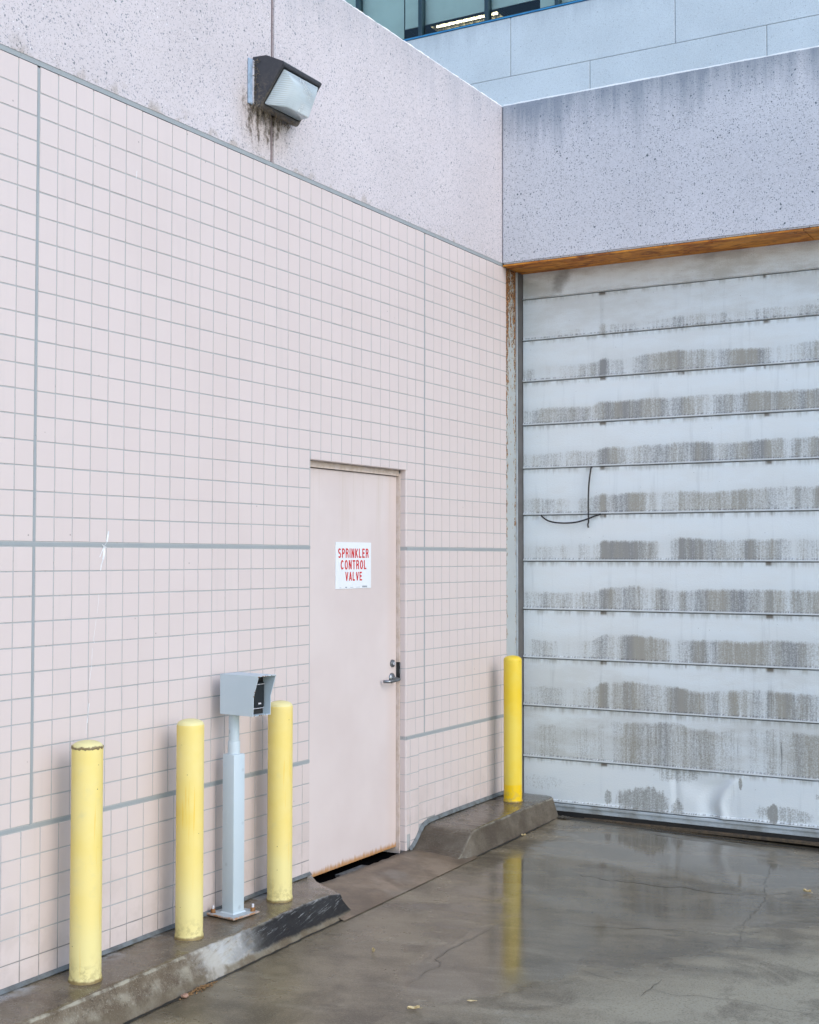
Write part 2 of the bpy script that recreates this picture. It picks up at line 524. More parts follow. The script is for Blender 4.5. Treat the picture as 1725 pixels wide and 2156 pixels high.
def m_roller():
    g = G('stucco_embossed_door_paint')
    u, v, _ = g.sep(g.uv())
    idx = g.floor(v)
    f = v - idx
    par = g.ramp((idx + .5)/12.0, [
        (0.0, (.00, .30, .80)), (1/12, (.24, .45, .45)), (2/12, (.43, .95, .30)), (3/12, (.44, 1.0, .20)),
        (4/12, (.43, .95, .22)), (5/12, (.43, .85, .25)), (6/12, (.44, 1.0, .20)), (7/12, (.46, .85, .22)),
        (8/12, (.47, .95, .24)), (9/12, (.52, .95, .40)), (10/12, (.80, .70, .55)), (11/12, (.00, .0, .10))])
    ph, pa, pw = g.sep(par)
    x = u; z = g.xyz()[2]
    k = idx*7.31
    e1 = g.noise(1.0, 3, .5, g.comb(x*2.1, k, 0.0))
    e2 = g.noise(1.0, 4, .7, g.comb(x*38.0, k, 4.0))
    blk = g.noise(1.0, 4, .6, g.comb(x*4.2, k + 2.7, 1.0))
    streak = g.noise(1.0, 4, .7, g.comb(x*85.0, z*3.0, k))
    streak2 = g.noise(1.0, 3, .6, g.comb(x*22.0, z*1.6, k))
    stuc, _r, _q = g.vor(115.0, g.comb(x, 0.0, z))
    grain = g.noise(150, 3, .8, g.comb(x, 0.0, z))
    def stile(x0, wd=.028): return g.sm(wd, wd*.55, g.abs(x - x0))
    st = g.mx(g.mx(stile(.595), stile(1.135)), g.mx(stile(1.69), stile(2.25)))
    rowv = g.noise(1.0, 1, .5, g.comb(k*3.1, 0.0, 7.0))
    left = g.mx(g.sm(.50, .60, x + (e2-.5)*.05 + (rowv-.5)*.16), g.sm(.52, .62, rowv)*.7)
    lo = g.mix((.55, .55, .55), (1, 1, 1), left)
    lo = g.sep(lo)[0]
    hh = ph*(.66 + e1*.68) + (e2-.5)*.055
    lefth = hh*(0.80 + .2*left)
    band = g.sm(lefth + .075, lefth - .045, f + (grain-.5)*.06)
    bm_ = g.sm(.30, .66, blk)*.95 + .12
    dirt = band*bm_*pa*lo*(.50 + .85*streak2) + band*st*.30*g.sm(.35, .6, g.noise(1.0, 1, .5, g.comb(k*1.7, x*.8, 8.0)))
    tex = (grain-.5)*1.6 + (stuc-.35)*.8 + (streak-.5)*1.5
    dm = g.sm(.10, 1.02, dirt + tex*.60*g.sm(0.02, .3, dirt))
    # thin wash under each joint, and dull film on the shaded top panels
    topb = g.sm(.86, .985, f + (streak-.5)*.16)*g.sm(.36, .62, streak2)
    spot = g.sm(.90, .96, f)*st*g.sm(.45, .55, g.noise(1.0, 2, .5, g.comb(x*9.0, k, 9.0)))
    film = g.noise(1.0, 5, .62, g.comb(x*2.4, z*7.0, k))
    base = g.mix((0.710, 0.765, 0.785), (0.785, 0.835, 0.850), g.sm(.3, .7, film))
    base = g.mix(base, (0.47, 0.52, 0.545), g.sm(.55, .80, streak2)*.35)
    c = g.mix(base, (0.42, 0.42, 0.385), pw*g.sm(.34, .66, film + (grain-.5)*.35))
    dc = g.mix((0.275, 0.255, 0.205), (0.165, 0.168, 0.17), g.sm(.4, .65, g.noise(1.0, 3, .5, g.comb(x*7.0, k, 6.0))))
    soft = g.sm(lefth + .22, lefth - .10, f)*pa*(.35+.65*streak2)
    c = g.mix(c, (0.46, 0.47, 0.455), g.clamp(soft)*.40)
    c = g.mix(c, dc, g.clamp(dm)*.84)
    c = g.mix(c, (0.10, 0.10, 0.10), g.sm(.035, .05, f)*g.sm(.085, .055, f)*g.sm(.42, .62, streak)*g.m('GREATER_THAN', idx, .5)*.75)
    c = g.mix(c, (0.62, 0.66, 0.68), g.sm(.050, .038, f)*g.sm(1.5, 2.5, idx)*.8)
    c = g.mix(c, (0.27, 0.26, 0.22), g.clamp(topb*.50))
    c = g.mix(c, (0.10, 0.075, 0.045), g.clamp(spot*.85))
    # black drip lines low on the door
    low = g.sm(8.5, 10.2, idx + 0.5)*g.sm(11.2, 10.9, idx)
    bl = g.sm(.66, .80, streak*.6 + streak2*.5)*low*g.sm(.0, .25, f)*g.sm(1.05, .45, f)
    c = g.mix(c, (0.12, 0.13, 0.14), g.clamp(bl)*.75)
    # separate smudges on the bottom panel
    b11 = g.m('GREATER_THAN', idx, 10.5)
    def blob(x0, f0, rx, rf, lo_=1.1, hi_=.5):
        a = (x-x0)/rx; b = (f-f0)/rf
        return g.sm(lo_, hi_, g.m('SQRT', a*a+b*b) + (film-.5)*1.5 + (e2-.5)*.5 + (streak2-.5)*1.0)
    bb = g.clamp(blob(.86, .24, .22, .38)*.75 + blob(.62, .25, .035, .22)*.7 + blob(1.09, .18, .05, .25)*.7
                 + blob(1.10, .92, .17, .25)*.55 + blob(1.80, .24, .20, .2)*.55 + blob(1.70, .20, .03, .2)*.7 + blob(.14, .45, .2, .2)*.3
                 + blob(1.50, .80, .012, .16)*.9 + blob(2.0, .66, .06, .09)*.6)
    bbm = g.sm(.25, 1.05, bb + tex*.6*g.sm(0.02, .3, bb))*b11
    c = g.mix(c, (0.22, 0.215, 0.19), g.clamp(bbm)*.8)
    # smoky bird-dirt smear on the top panel
    t0 = g.m('LESS_THAN', idx, .5)
    sx = (x - .30 - (f-.4)*.12)/.07; sf = (f-.42)/.40
    smr = g.sm(1.15, .3, g.m('SQRT', sx*sx+sf*sf) + (g.noise(1.0, 4, .6, g.comb(x*14.0, z*16.0, 2.0))-.5)*1.2)
    sx2 = (x - 1.35)/.16; sf2 = (f-.95)/.5
    smr2 = g.sm(1.15, .3, g.m('SQRT', sx2*sx2+sf2*sf2) + (g.noise(1.0, 4, .6, g.comb(x*11.0, z*12.0, 5.0))-.5)*1.0)
    c = g.mix(c, (0.13, 0.12, 0.11), g.clamp(smr*.62 + smr2*.32)*t0)
    # black flecks
    d, r, q = g.vor(42.0, g.comb(x, 0.0, z))
    c = g.mix(c, (0.06, 0.06, 0.06), g.sm(.11, .05, d)*g.m('GREATER_THAN', r, .955)*.8)
    return g.out(c, .50, bump=(stuc*.8 + grain*.4), bdist=.0014, bstr=.55)

def m_rustplate():
    g = G('rusted_steel')
    x, y, z = g.xyz()
    n = g.noise(1.0, 5, .65, g.comb(x*4.5, y*10.0, z*8.0), 1.3); n2 = g.noise(26, 4, .65); n3 = g.noise(1.0, 5, .65, g.comb(x*6.0, y*16.0, 1.0), 1.0)
    c = g.mix((0.40, 0.115, 0.010), (0.70, 0.285, 0.036), g.sm(.34, .62, n))
    c = g.mix(c, (0.20, 0.050, 0.010), g.sm(.50, .66, n3)*.85)
    c = g.mix(c, (0.56, 0.45, 0.24), g.sm(.60, .72, g.noise(1.0, 3, .5, g.comb(x*2.0, y*11.0, 5.0)))*.55)
    c = g.mix(c, (0.09, 0.035, 0.012), g.sm(.62, .75, n2)*.6)
    return g.out(c, .75, bump=n2, bdist=.002)

def m_rustpaint():
    g = G('peeling_grey_steel_paint')
    x, y, z = g.xyz()
    n = g.noise(1.0, 5, .68, g.comb(x*40.0, y*48.0, z*24.0)); n2 = g.noise(110, 4, .75)
    edge = g.mx(g.sm(.115, .07, y), g.sm(.170, .212, y))
    hi = g.sm(2.7, 3.62, z)*.13 + g.sm(1.0, 2.8, z)*.075 - .015
    k = n*.70 + n2*.30 + edge*.10 + hi + (g.noise(3.0, 3)-.5)*.16
    rust = g.sm(.645, .680, k)
    c = g.mix((0.44, 0.475, 0.48), (0.36, 0.39, 0.395), g.noise(9, 3))
    rc = g.mix((0.44, 0.18, 0.035), (0.050, 0.022, 0.012), g.sm(.42, .56, n2))
    c = g.mix(c, (0.50, 0.36, 0.17), g.sm(.620, .650, k)*.7)
    c = g.mix(c, rc, rust)
    return g.out(c, .6, bump=rust*.6 + n2*.3, bdist=.002)

def m_post():
    g = G('pale_blue_grey_post_paint')
    n = g.noise(7, 4); f = g.noise(60, 3, .7)
    c = g.mix((0.47, 0.555, 0.60), (0.53, 0.61, 0.655), n)
    d, r, q = g.vor(22.0)
    c = g.mix(c, (0.30, 0.35, 0.38), g.sm(.34, .15, d)*g.m('GREATER_THAN', r, .86)*.5)
    c = g.mix(c, (0.74, 0.77, 0.78), g.sm(.68, .76, f)*.4)
    return g.out(c, .45, bump=f, bdist=.0007, bstr=.5)

def m_plate():
    g = G('rust_edged_base_plate')
    o = g.obj(); x, y, z = g.sep(o)
    n = g.noise(45, 4, .7)
    e = g.sm(.076, .090, g.mx(g.abs(x), g.abs(y)) + (n-.5)*.045)
    c = g.mix((0.45, 0.50, 0.52), (0.37, 0.41, 0.43), g.noise(20, 3))
    c = g.mix(c, (0.36, 0.16, 0.045), g.clamp(e*.85 + g.sm(.66, .73, n)*.5))
    c = g.mix(c, (0.12, 0.05, 0.02), g.sm(.60, .72, g.noise(80, 3))*.6*e)
    return g.out(c, .65, bump=n, bdist=.001)

def m_lens():
    g = G('ribbed_lamp_glass')
    o = g.obj(); x, y, z = g.sep(o)
    wv = g.m('SINE', z*700.0)
    nx, ny, nz = g.nxyz()
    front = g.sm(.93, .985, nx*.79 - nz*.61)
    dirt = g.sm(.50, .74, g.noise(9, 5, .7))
    c = g.mix((0.66, 0.75, 0.79), (0.86, 0.94, 0.98), front)  # light and shade of the facets painted into the glass colour by normal
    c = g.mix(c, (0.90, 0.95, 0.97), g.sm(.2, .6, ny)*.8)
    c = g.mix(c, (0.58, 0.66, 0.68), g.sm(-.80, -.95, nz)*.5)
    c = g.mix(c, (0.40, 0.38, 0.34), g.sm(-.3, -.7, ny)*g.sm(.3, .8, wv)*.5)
    c = g.mix(c, (0.46, 0.44, 0.40), dirt*.45)
    return g.out(c, .10 + dirt*.30, bump=wv, bdist=.0006, bstr=.35, Transmission_Weight=.30, IOR=1.42)

def m_lamp():
    g = G('dusty_bronze_housing')
    nx, ny, nz = g.nxyz()
    n = g.noise(34, 5, .7); n2 = g.noise(120, 3, .7)
    x, y, z = g.xyz()
    c = g.mix((0.030, 0.033, 0.042), (0.060, 0.060, 0.066), n)
    dust = g.clamp(g.sm(.46, .62, n*.6+n2*.4)*.8 + g.sm(-.2, -.5, nz)*.35)
    c = g.mix(c, (0.20, 0.16, 0.115), dust*g.sm(4.06, 3.86, z)*.85)
    c = g.mix(c, (0.22, 0.20, 0.18), g.sm(.62, .72, n2)*.35)
    return g.out(c, .5, bump=n2, bdist=.0012)

def m_glass():
    mt = bpy.data.materials.new('teal_window_glass'); mt.use_nodes = True
    t = mt.node_tree; t.nodes.clear()
    o = t.nodes.new('ShaderNodeOutputMaterial'); mx = t.nodes.new('ShaderNodeMixShader')
    tr = t.nodes.new('ShaderNodeBsdfTransparent'); gl = t.nodes.new('ShaderNodeBsdfGlossy'); fr = t.nodes.new('ShaderNodeFresnel')
    tr.inputs[0].default_value = (0.90, 0.98, 0.96, 1); gl.inputs['Roughness'].default_value = 0.02
    gl.inputs[0].default_value = (0.8, 0.95, 1, 1); fr.inputs[0].default_value = 1.5
    t.links.new(fr.outputs[0], mx.inputs[0]); t.links.new(tr.outputs[0], mx.inputs[1]); t.links.new(gl.outputs[0], mx.inputs[2])
    t.links.new(mx.outputs[0], o.inputs[0])
    return mt

def m_emit(name, col, st):
    g = G(name)
    return g.out(col, .5, Emission_Color=(*col, 1), Emission_Strength=st)

MT = dict(
    tile=m_tile(), grout=m_grout(), seal=m_sealant(),
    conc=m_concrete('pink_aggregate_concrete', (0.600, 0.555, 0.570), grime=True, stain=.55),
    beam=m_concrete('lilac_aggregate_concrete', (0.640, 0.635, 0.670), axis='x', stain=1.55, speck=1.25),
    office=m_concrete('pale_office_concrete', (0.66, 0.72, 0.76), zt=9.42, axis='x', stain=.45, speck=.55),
    cove=m_simple('dark_cove_sealant', (0.150, 0.170, 0.178), (0.085, 0.090, 0.088), 22, .6),
    joint=m_simple('grey_panel_joint', (0.34, 0.36, 0.38), rough=.8),
    seam=m_simple('brown_joint_filler', (0.22, 0.17, 0.17), rough=.8),
    kerb=m_kerb(), kerb2=m_kerb('wet_kerb_concrete', .56, False),
    ground=m_ground(),
    crack=m_simple('dark_brown_crack', (0.085, 0.072, 0.052), rough=.5),  # dark brown for the slab cracks and the corner debris
    sediment=m_simple('brown_puddle_sediment', (0.075, 0.062, 0.042), rough=.4),
    tar=m_simple('black_joint_filler', (0.018, 0.020, 0.022), rough=.35),
    yellow=m_yellow('chalky_yellow_paint', False), yellow2=m_yellow('bright_yellow_paint', True),
    cap=m_cap('pale_yellow_cap', False), cap2=m_cap('chipped_yellow_cap', True),
    door=m_door(), roller=m_roller(),
    frame=m_simple('pink_frame_paint', (0.63, 0.54, 0.49), (0.52, 0.42, 0.34), 22, .5),
    rust=m_rustplate(), rustpaint=m_rustpaint(),
    track=m_simple('grey_galvanised_track', (0.50, 0.54, 0.56), (0.40, 0.43, 0.45), 12, .5, .2),
    trackdark=m_simple('shaded_dark_steel', (0.135, 0.130, 0.130), (0.10, 0.095, 0.09), 8, .6, .2),  # dirty steel colour that also holds the shade of its recess
    rail=m_simple('weathered_bottom_rail', (0.46, 0.51, 0.54), (0.30, 0.31, 0.30), 9, .55),
    rubber=m_simple('black_rubber_seal', (0.016, 0.015, 0.014), rough=.7),
    void=m_simple('gap_shade_black', (0.004, 0.004, 0.004), rough=1.0, spec=0.0),  # near-black standing in for the shade in the door gap
    post=m_post(), plate=m_plate(),
    bolt=m_simple('rusty_bolt', (0.30, 0.14, 0.04), (0.10, 0.04, 0.02), 90, .7),
    tip=m_simple('pale_bolt_tip', (0.66, 0.66, 0.70), rough=.4),
    black=m_simple('black_plastic', (0.010, 0.013, 0.015), rough=.35, bdist=.0002),
    silver=m_simple('light_trim', (0.62, 0.62, 0.66), rough=.35),
    steel=m_simple('dull_lever_steel', (0.25, 0.265, 0.28), (0.17, 0.18, 0.19), 30, .32, .85, bdist=.0003),
    sign=m_simple('white_sign_plastic', (0.74, 0.775, 0.80), (0.72, 0.75, 0.775), 20, .35, bdist=.0001),
    red=m_simple('red_sign_ink', (0.60, 0.016, 0.018), (0.54, 0.014, 0.016), 90, .4, bdist=.0001),
    ink=m_simple('grey_print', (0.24, 0.29, 0.34), rough=.5),
    lamp=m_lamp(), lens=m_lens(),
    mount=m_simple('pale_blue_mount', (0.36, 0.47, 0.60), (0.25, 0.33, 0.42), 40, .5),
    reflector=m_simple('lamp_reflector', (0.82, 0.85, 0.86), rough=.25, metal=.3),
    cobweb=m_simple('matted_cobweb_dirt', (0.11, 0.080, 0.050), (0.30, 0.26, 0.20), 160, .95),
    cable=m_simple('black_cable_jacket', (0.014, 0.014, 0.016), rough=.5),
    chalk=m_simple('white_scratch', (0.84, 0.86, 0.88), rough=.8),
    leaf=m_simple('dry_yellow_leaf', (0.66, 0.54, 0.30), (0.42, 0.30, 0.13), 90, .7),
    litter=m_simple('brown_leaf_crumbs', (0.32, 0.185, 0.075), (0.16, 0.085, 0.035), 120, .9),
    pebble=m_simple('pinkish_leaf', (0.40, 0.24, 0.17), (0.28, 0.16, 0.11), 60, .8),
    glass=m_glass(),
    mull=m_simple('dark_window_frame', (0.020, 0.050, 0.065), rough=.35),
    sillblue=m_simple('blue_sill_flashing', (0.035, 0.26, 0.52), (0.025, 0.19, 0.42), 5, .35),
    blind=m_simple('pale_roller_blind', (0.80, 0.84, 0.80), (0.74, 0.78, 0.74), 3, .9),
    ceil=m_simple('dark_ceiling_tile', (0.035, 0.045, 0.045), rough=.9),
    room=m_simple('office_wall_paint', (0.30, 0.34, 0.33), rough=.9),
    lit=m_emit('lit_fluorescent_tube', (1.0, 0.86, 0.60), 5.0),
    louver=m_simple('parabolic_louver', (0.45, 0.45, 0.40), rough=.3, metal=.7),
    roof=m_simple('roof_membrane', (0.30, 0.30, 0.30), rough=.9),
)

# ------------------------------------------------------------------ ground
def gz(x, y):
    yy = max(min(y, 0.0), -9.0)
    xx = max(-1.0, min(x, 6.0))
    z = -.036 + .0215*yy - .02*(xx-.36)
    if y > 0.02: z -= .10*min(y-.02, .30)
    return z
gm = MB()
def steps(a, b, d):
    n = max(1, round((b-a)/d)); return [a+(b-a)*i/n for i in range(n+1)]
xs = [-400, -60, -12, -4, -1.5, -.5] + steps(0, 4, .1) + [4.6, 6, 9, 14, 30, 80, 400]
ys = [-400, -90, -40, -20, -13, -10] + steps(-9, .6, .1) + [1, 3, 9, 30, 120, 400]
gm.grid([[(x, y, gz(x, y)) for x in xs] for y in ys], 0, flip=False)
def onground(pts, dz=.0022): return [(x, y, gz(x, y)+dz) for x, y in pts]
Zn = (0, 0, 1)
for pts, wd, j in [
    ([(1.071, -3.088), (1.084, -3.005), (1.064, -2.94), (1.082, -2.837), (1.063, -2.794), (1.02, -2.766), (1.022, -2.695), (1.013, -2.586), (1.028, -2.458), (1.03, -2.318), (1.031, -2.255)], .0030, .008),
    ([(1.787, -.132), (1.87, -.371), (1.932, -.735), (2.007, -1.027), (2.024, -1.132), (2.035, -1.348), (2.037, -1.479), (2.069, -1.686), (2.111, -1.898), (2.15, -2.052)], .0018, .010),
    ([(1.623, -2.563), (1.719, -2.596), (1.806, -2.612), (1.888, -2.601)], .0024, .005),
    ([(1.97, -2.627), (2.035, -2.644), (2.094, -2.645), (2.14, -2.608), (2.239, -2.593), (2.344, -2.565), (2.46, -2.583), (2.555, -2.569), (2.593, -2.596)], .0024, .006)]:
    gm.ribbon(onground(pts), wd, Zn, 1, j)
for pts, wd, j in [
    ([(1.024, -1.133), (1.134, -1.147), (1.213, -1.163), (1.299, -1.142), (1.419, -1.131), (1.552, -1.095), (1.63, -1.079), (1.731, -1.092), (1.848, -1.066), (1.941, -1.008), (2.095, -.913)], .006, .022),
    ([(1.397, -1.974), (1.501, -1.935), (1.611, -1.893), (1.693, -1.855), (1.798, -1.803), (1.858, -1.779)], .005, .020),
    ([(1.958, -2.727), (1.965, -2.495)], .003, .004)]:
    gm.ribbon(onground(pts), wd, Zn, 2, j)
gm.ribbon(onground([(.37, .125), (.731, .123), (1.218, .135), (1.653, .16), (1.996, .19), (2.6, .20), (4.2, .20)]), .016, Zn, 3, .003)
gm.ribbon(onground([(.385, -9), (.375, -6), (.372, -4.0), (.366, -3.0), (.366, -2.36)], .003), .022, Zn, 3, .004)
gm.ribbon(onground([(.366, -1.25), (.372, -.55), (.368, .02)], .003), .018, Zn, 3, .003)
ground = gm.build('ground', [MT['ground'], MT['crack'], MT['sediment'], MT['tar']], smooth=True)
tag(ground, kind='structure')

# door ramp between the kerbs
def wallramp_z(y): return -.030 - .004*(y+1.2)*-1
rp = MB()
rows = []
NY = 46
for i in range(NY+1):
    t = i/NY
    row = []
    for j in range(15):
        s_ = j/14
        x = -.004 + (.385+.004)*s_
        y0 = -2.52 + .10*(1-s_); y1 = -1.10
        y = y0 + (y1-y0)*t
        if j == 0: x += random.uniform(-.010, .012)
        zf = gz(.385, y)+.004
        z = (1-s_)*(-.034) + s_*zf + .006*math.sin(PI*s_)
        row.append((x, y, z))
    rows.append(row)
rp.grid(rows, 0, flip=True)
rp.grid([[(p[0], p[1], p[2]-.12) for p in [r[0] for r in rows]], [r[0] for r in rows]], 0)
def m_ramp():
    g = G('brown_wet_ramp_concrete')
    x, y, z = g.xyz()
    n1 = g.noise(3.0, 5, .62, dist=.5); n2 = g.noise(14, 5, .65); n3 = g.noise(180, 3, .7)
    c = g.mix((0.105, 0.076, 0.050), (0.215, 0.160, 0.105), g.sm(.36, .66, n1*.7+n2*.3))
    c = g.mix(c, (0.24, 0.22, 0.185), g.sm(.55, .70, g.noise(2.2, 4, .6))*.6)
    c = g.mix(c, (0.30, 0.27, 0.22), g.sm(.58, .72, n3)*.35)
    c = g.mix(c, (0.035, 0.028, 0.020), g.sm(.045, -.005, x + (n2-.5)*.05)*.9)
    c = g.mix(c, (0.030, 0.022, 0.015), g.sm(.64, .74, g.noise(24, 4, .7))*.6)
    return g.out(c, .42 - g.sm(.5, .65, n1)*.12, bump=n2*.6+n3*.3, bdist=.0022)
ramp = rp.build('door_ramp', m_ramp(), smooth=60)
tag(ramp, kind='structure')

# ------------------------------------------------------------------ kerbs
def ktop(y): return .010 + .0111*(max(y, -6)+4.3)
def kerb_section(xe, xb, zt, zg, r=.022):
    """cross-section from wall to gutter: list of (x, z)"""
    zt2 = zt - .004
    pts = [(0.0, zt), (.06, zt-.001), (.12, zt-.0015), (.18, zt-.002), (.24, zt-.003), (xe-r*1.1, zt2)]
    for k in range(1, 6):
        a = PI/2*k/6
        pts.append((xe-r*1.1+r*1.1*math.sin(a), zt2-r*(1-math.cos(a))))
    h = zt2 - r - zg
    for k in range(0, 6):
        t = k/5
        pts.append((xe + (xb-xe)*t, zt2-r - h*t))
    return pts
lk = MB(); rows = []
ylist = [-9 + i*.12 for i in range(54)]
for i, y in enumerate(ylist + [None]):
    pass
N = 420
from mathutils import noise as mno
def worn(p, amt):
    v = Vector(p)
    return amt*(mno.noise(v*14) + .7*mno.noise(v*37) + .5*mno.noise(v*80))
for i in range(N+1):
    s_ = (i/N)**.6
    row = []
    for (x, z0) in kerb_section(.30, .362, 0, 0):
        pass
    sec = kerb_section(.30, .362, 0, -1)
    yb = -9 + (6.60)*s_
    yend = lambda x: -2.24 - .17*min(x/.30, 1) + (.05*max(0, (x-.30)/.06))
    zt = ktop(-9 + 6.6*s_); 
    for j, (x, zz) in enumerate(kerb_section(.30, .362, zt, gz(.37, yb)-.01)):
        y = -9 + (yend(x)+9)*s_
        # rounded nose where the kerb drops to the ramp
        drop = max(0, (s_-.975)/.025)**2*.020*(1 if x > .05 else x/.05)
        x += .003*math.sin(y*3.1) + .002*math.sin(y*9.7)
        q_ = worn((x, y, zz), .0030 if 5 <= j <= 13 else .0014)
        row.append((x+q_*(j > 6) if j else 0.0, y, zz-drop+.0015*math.sin(y*7+x*9)-abs(q_)*(j < 13)))
    rows.append(row)
last = rows[-1]
end = [(p[0]+.002, p[1]+.012+.03*min(p[0]/.3, 1), min(p[2], -.035-.14*p[0])-.03) for p in last]
mid = [((a[0]+b[0])/2, (a[1]+b[1])/2+.004, a[2]*.55+b[2]*.45) for a, b in zip(last, end)]
rows += [mid, end]
lk.grid(rows, 0)
kerb1 = lk.build('concrete_kerb', MT['kerb'], smooth=50)
tag(kerb1, 'long grey concrete kerb with black tyre scuffs, carrying three bollards and the card reader post', 'kerb')

rk = MB(); rows = []
prof = [(-1.30, -.060), (-1.235, -.045), (-1.20, -.026), (-1.157, .004), (-1.12, .042), (-1.08, .071), (-1.03, .083), (-.95, .087), (-.72, .092), (-.4, .095), (-.1, .097), (.10, .097), (.14, .095), (.175, .088)]
def plerp(y):
    for (a, za), (b, zb) in zip(prof, prof[1:]):
        if a <= y <= b: return za+(zb-za)*(y-a)/(b-a)
    return prof[-1][1] if y > 0 else prof[0][1]
ysr = steps(-1.30, -.95, .008) + steps(-.94, .06, .012) + steps(.08, .175, .008)
for y in ysr:
    zt = (plerp(y-.02)+plerp(y)*2+plerp(y+.02))/4
    ch = max(0, (y-.07)/.105)
    xe = .325 - .075*ch*ch; xb = .365 - .055*ch*ch
    zg = gz(.37, min(y, .02))-.012
    zt_e = max(zt, zg+.03)
    row = []
    for j, (x, z) in enumerate(kerb_section(xe, xb, zt_e, zg, .018)):
        row.append((x, y + .012*math.sin(x*8)*(1 if y < -.95 else 0), z + .0012*math.sin(y*11+x*17) - abs(worn((x, y, z), .003 if 5 <= j <= 13 else .0014))*(j < 13)))
    rows.append(row)
lastr = rows[-1]
rows.append([(p[0], .185, -.10) for p in lastr])
rk.grid(rows, 0)
kerb2 = rk.build('concrete_kerb', MT['kerb2'], smooth=50)
tag(kerb2, 'short wet concrete kerb with a curved ramped end, under the bollard beside the garage door', 'kerb')

# ------------------------------------------------------------------ tiled wall
OY0, OY1, OZ1 = -2.254, -1.262, 2.169      # door opening in the wall face
wall = wempty('tiled_wall', (0, -4.5, -.1), 'pale pink square tiled wall with grey grout and a door opening in it', 'wall')
tl = MB()
def sub_open(y0, y1, z0, z1):
    if y1 <= OY0 or y0 >= OY1 or z0 >= OZ1: return [(y0, y1, z0, z1)]
    out = []
    if y0 < OY0: out.append((y0, OY0, z0, z1))
    if y1 > OY1: out.append((OY1, y1, z0, z1))
    if z1 > OZ1: out.append((max(y0, OY0), min(y1, OY1), OZ1, z1))
    return out
GAP = .0036; BV = .0014
def add_tile(y0, y1, z0, z1):
    for (a, b, c, d) in sub_open(y0, y1, z0, z1):
        a2, b2, c2, d2 = a+GAP/2, b-GAP/2, c+GAP/2, d-GAP/2
        if abs(b-OY0) < 1e-6: b2 = b
        if abs(a-OY1) < 1e-6: a2 = a+.003
        if abs(c-OZ1) < 1e-6: c2 = c
        if b2-a2 < .008 or d2-c2 < .008: continue
        r = random.random()
        t1, t2 = random.gauss(0, .00022), random.gauss(0, .00022)
        jz = random.gauss(0, .0003); jy = random.gauss(0, .0003)
        a2 += jy; b2 += jy; c2 += jz; d2 += jz
        o = [(-.004, a2, c2), (-.004, b2, c2), (-.004, b2, d2), (-.004, a2, d2)]
        i_ = [(0+t1+t2, a2+BV, c2+BV), (0-t1+t2, b2-BV, c2+BV), (0-t1-t2, b2-BV, d2-BV), (0+t1-t2, a2+BV, d2-BV)]
        tl.face(i_, 0, r)
        for k in range(4):
            j = (k+1) % 4
            tl.face([o[k], o[j], i_[j], i_[k]], 0, r)
JL, JR = -4.168, -1.052
HJ = [(3.606, 3.622), (1.703, 1.7185), (.604, .6195)]
cols_left = [JL-.006-.1005*k for k in range(36)][::-1]
cols_mid = [JL+.006] + [-4.062+.10007*k for k in range(30)] + [JR-.0055]
cols_right = [JR+.0055, -.94] + [-.94+.1012*k for k in range(1, 10)] + [.064]
up_rows = [1.720+.0990*k for k in range(20)]; up_rows[-1] = 3.609
mid_rows = [.621+(1.702-.621)/11*k for k in range(12)]
low_rows = [.009, .108, .206, .304, .402, .500, .603]
def band(cols, rws):
    for y0, y1 in zip(cols, cols[1:]):
        for z0, z1 in zip(rws, rws[1:]): add_tile(y0, y1, z0, z1)
for cs in (cols_left, cols_mid, cols_right):
    band(cs, up_rows); band(cs, mid_rows)
cols_low = [-7.72+.1*k for k in range(78)] + [.064]
cols_low = [c for c in cols_low if c <= .06] + [.064]
for y0, y1 in zip(cols_low, cols_low[1:]):
    if y0 > -1.15:    # above the short kerb
        rws = [.115, .206+.008, .304+.008, .402+.006, .500+.005, .603]
        zb = max(plerp(y0+.05)+.018, .0)
        rws = [zb] + [q for q in rws if q > zb+.01]
    elif y0 > -1.3:
        rws = [-.028, .016, .108] + low_rows[2:]
    else:
        zb = ktop((y0+y1)/2)+.012
        rws = [zb] + low_rows[1:]
    for z0, z1 in zip(rws, rws[1:]): add_tile(y0, y1, z0, z1)
tl.build('tile_face', MT['tile'], wall)
# bull-nosed reveal on the far side of the opening and the tiled lintel edge
rv = MB()
zr = [-.035, .016, .108, .206, .304, .402, .500, .603, .621] + mid_rows[1:] + [1.720] + [q for q in up_rows[1:] if q < 2.15] + [2.171]
R_ = .009
for z0, z1 in zip(zr, zr[1:]):
    if z1-z0 < .03: continue
    pr = [(-.040, -1.270)] + [(-R_+R_*math.sin(a), -1.270+R_-R_*math.cos(a)) for a in [PI/2*k/5 for k in range(6)]] + [(0.0, -1.259)]
    pr = pr + [(-.045, -1.259)]
    rv.prism(pr, (0, 0, z0+.0018), (1, 0, 0), (0, 1, 0), (0, 0, 1), z1-z0-.0036)
for k in range(11):
    a, b = OY0 + k*.0905, OY0 + (k+1)*.0905
    rv.box((-.040, a+.0016, OZ1-.0012), (-.0035, min(b, -1.272)-.0016, OZ1+.01))
rv.build('opening_reveal', MT['tile'], wall, smooth=40)
gb = MB()
gb.box((-.30, -8.0, -.30), (-.0021, OY0-.001, 3.60))
gb.box((-.30, OY1+.001, -.30), (-.0021, .062, 3.60))
gb.box((-.30, OY0-.001, OZ1+.002), (-.0021, OY1+.001, 3.60))
gb.box((-.042, -1.2675, -.10), (-.004, OY1+.002, OZ1))
gb.build('grout_bed', MT['grout'], wall)
sl = MB()
sl.box((-.010, -8, 3.6105), (-.0022, .064, 3.6310))
def hj(z0, z1, y0, y1): sl.box((-.0036, y0, z0+.001), (-.0008, y1, z1-.001))
for q in HJ[1:]:
    hj(*q, -8, OY0+.0005); hj(*q, OY1+.001, .064)
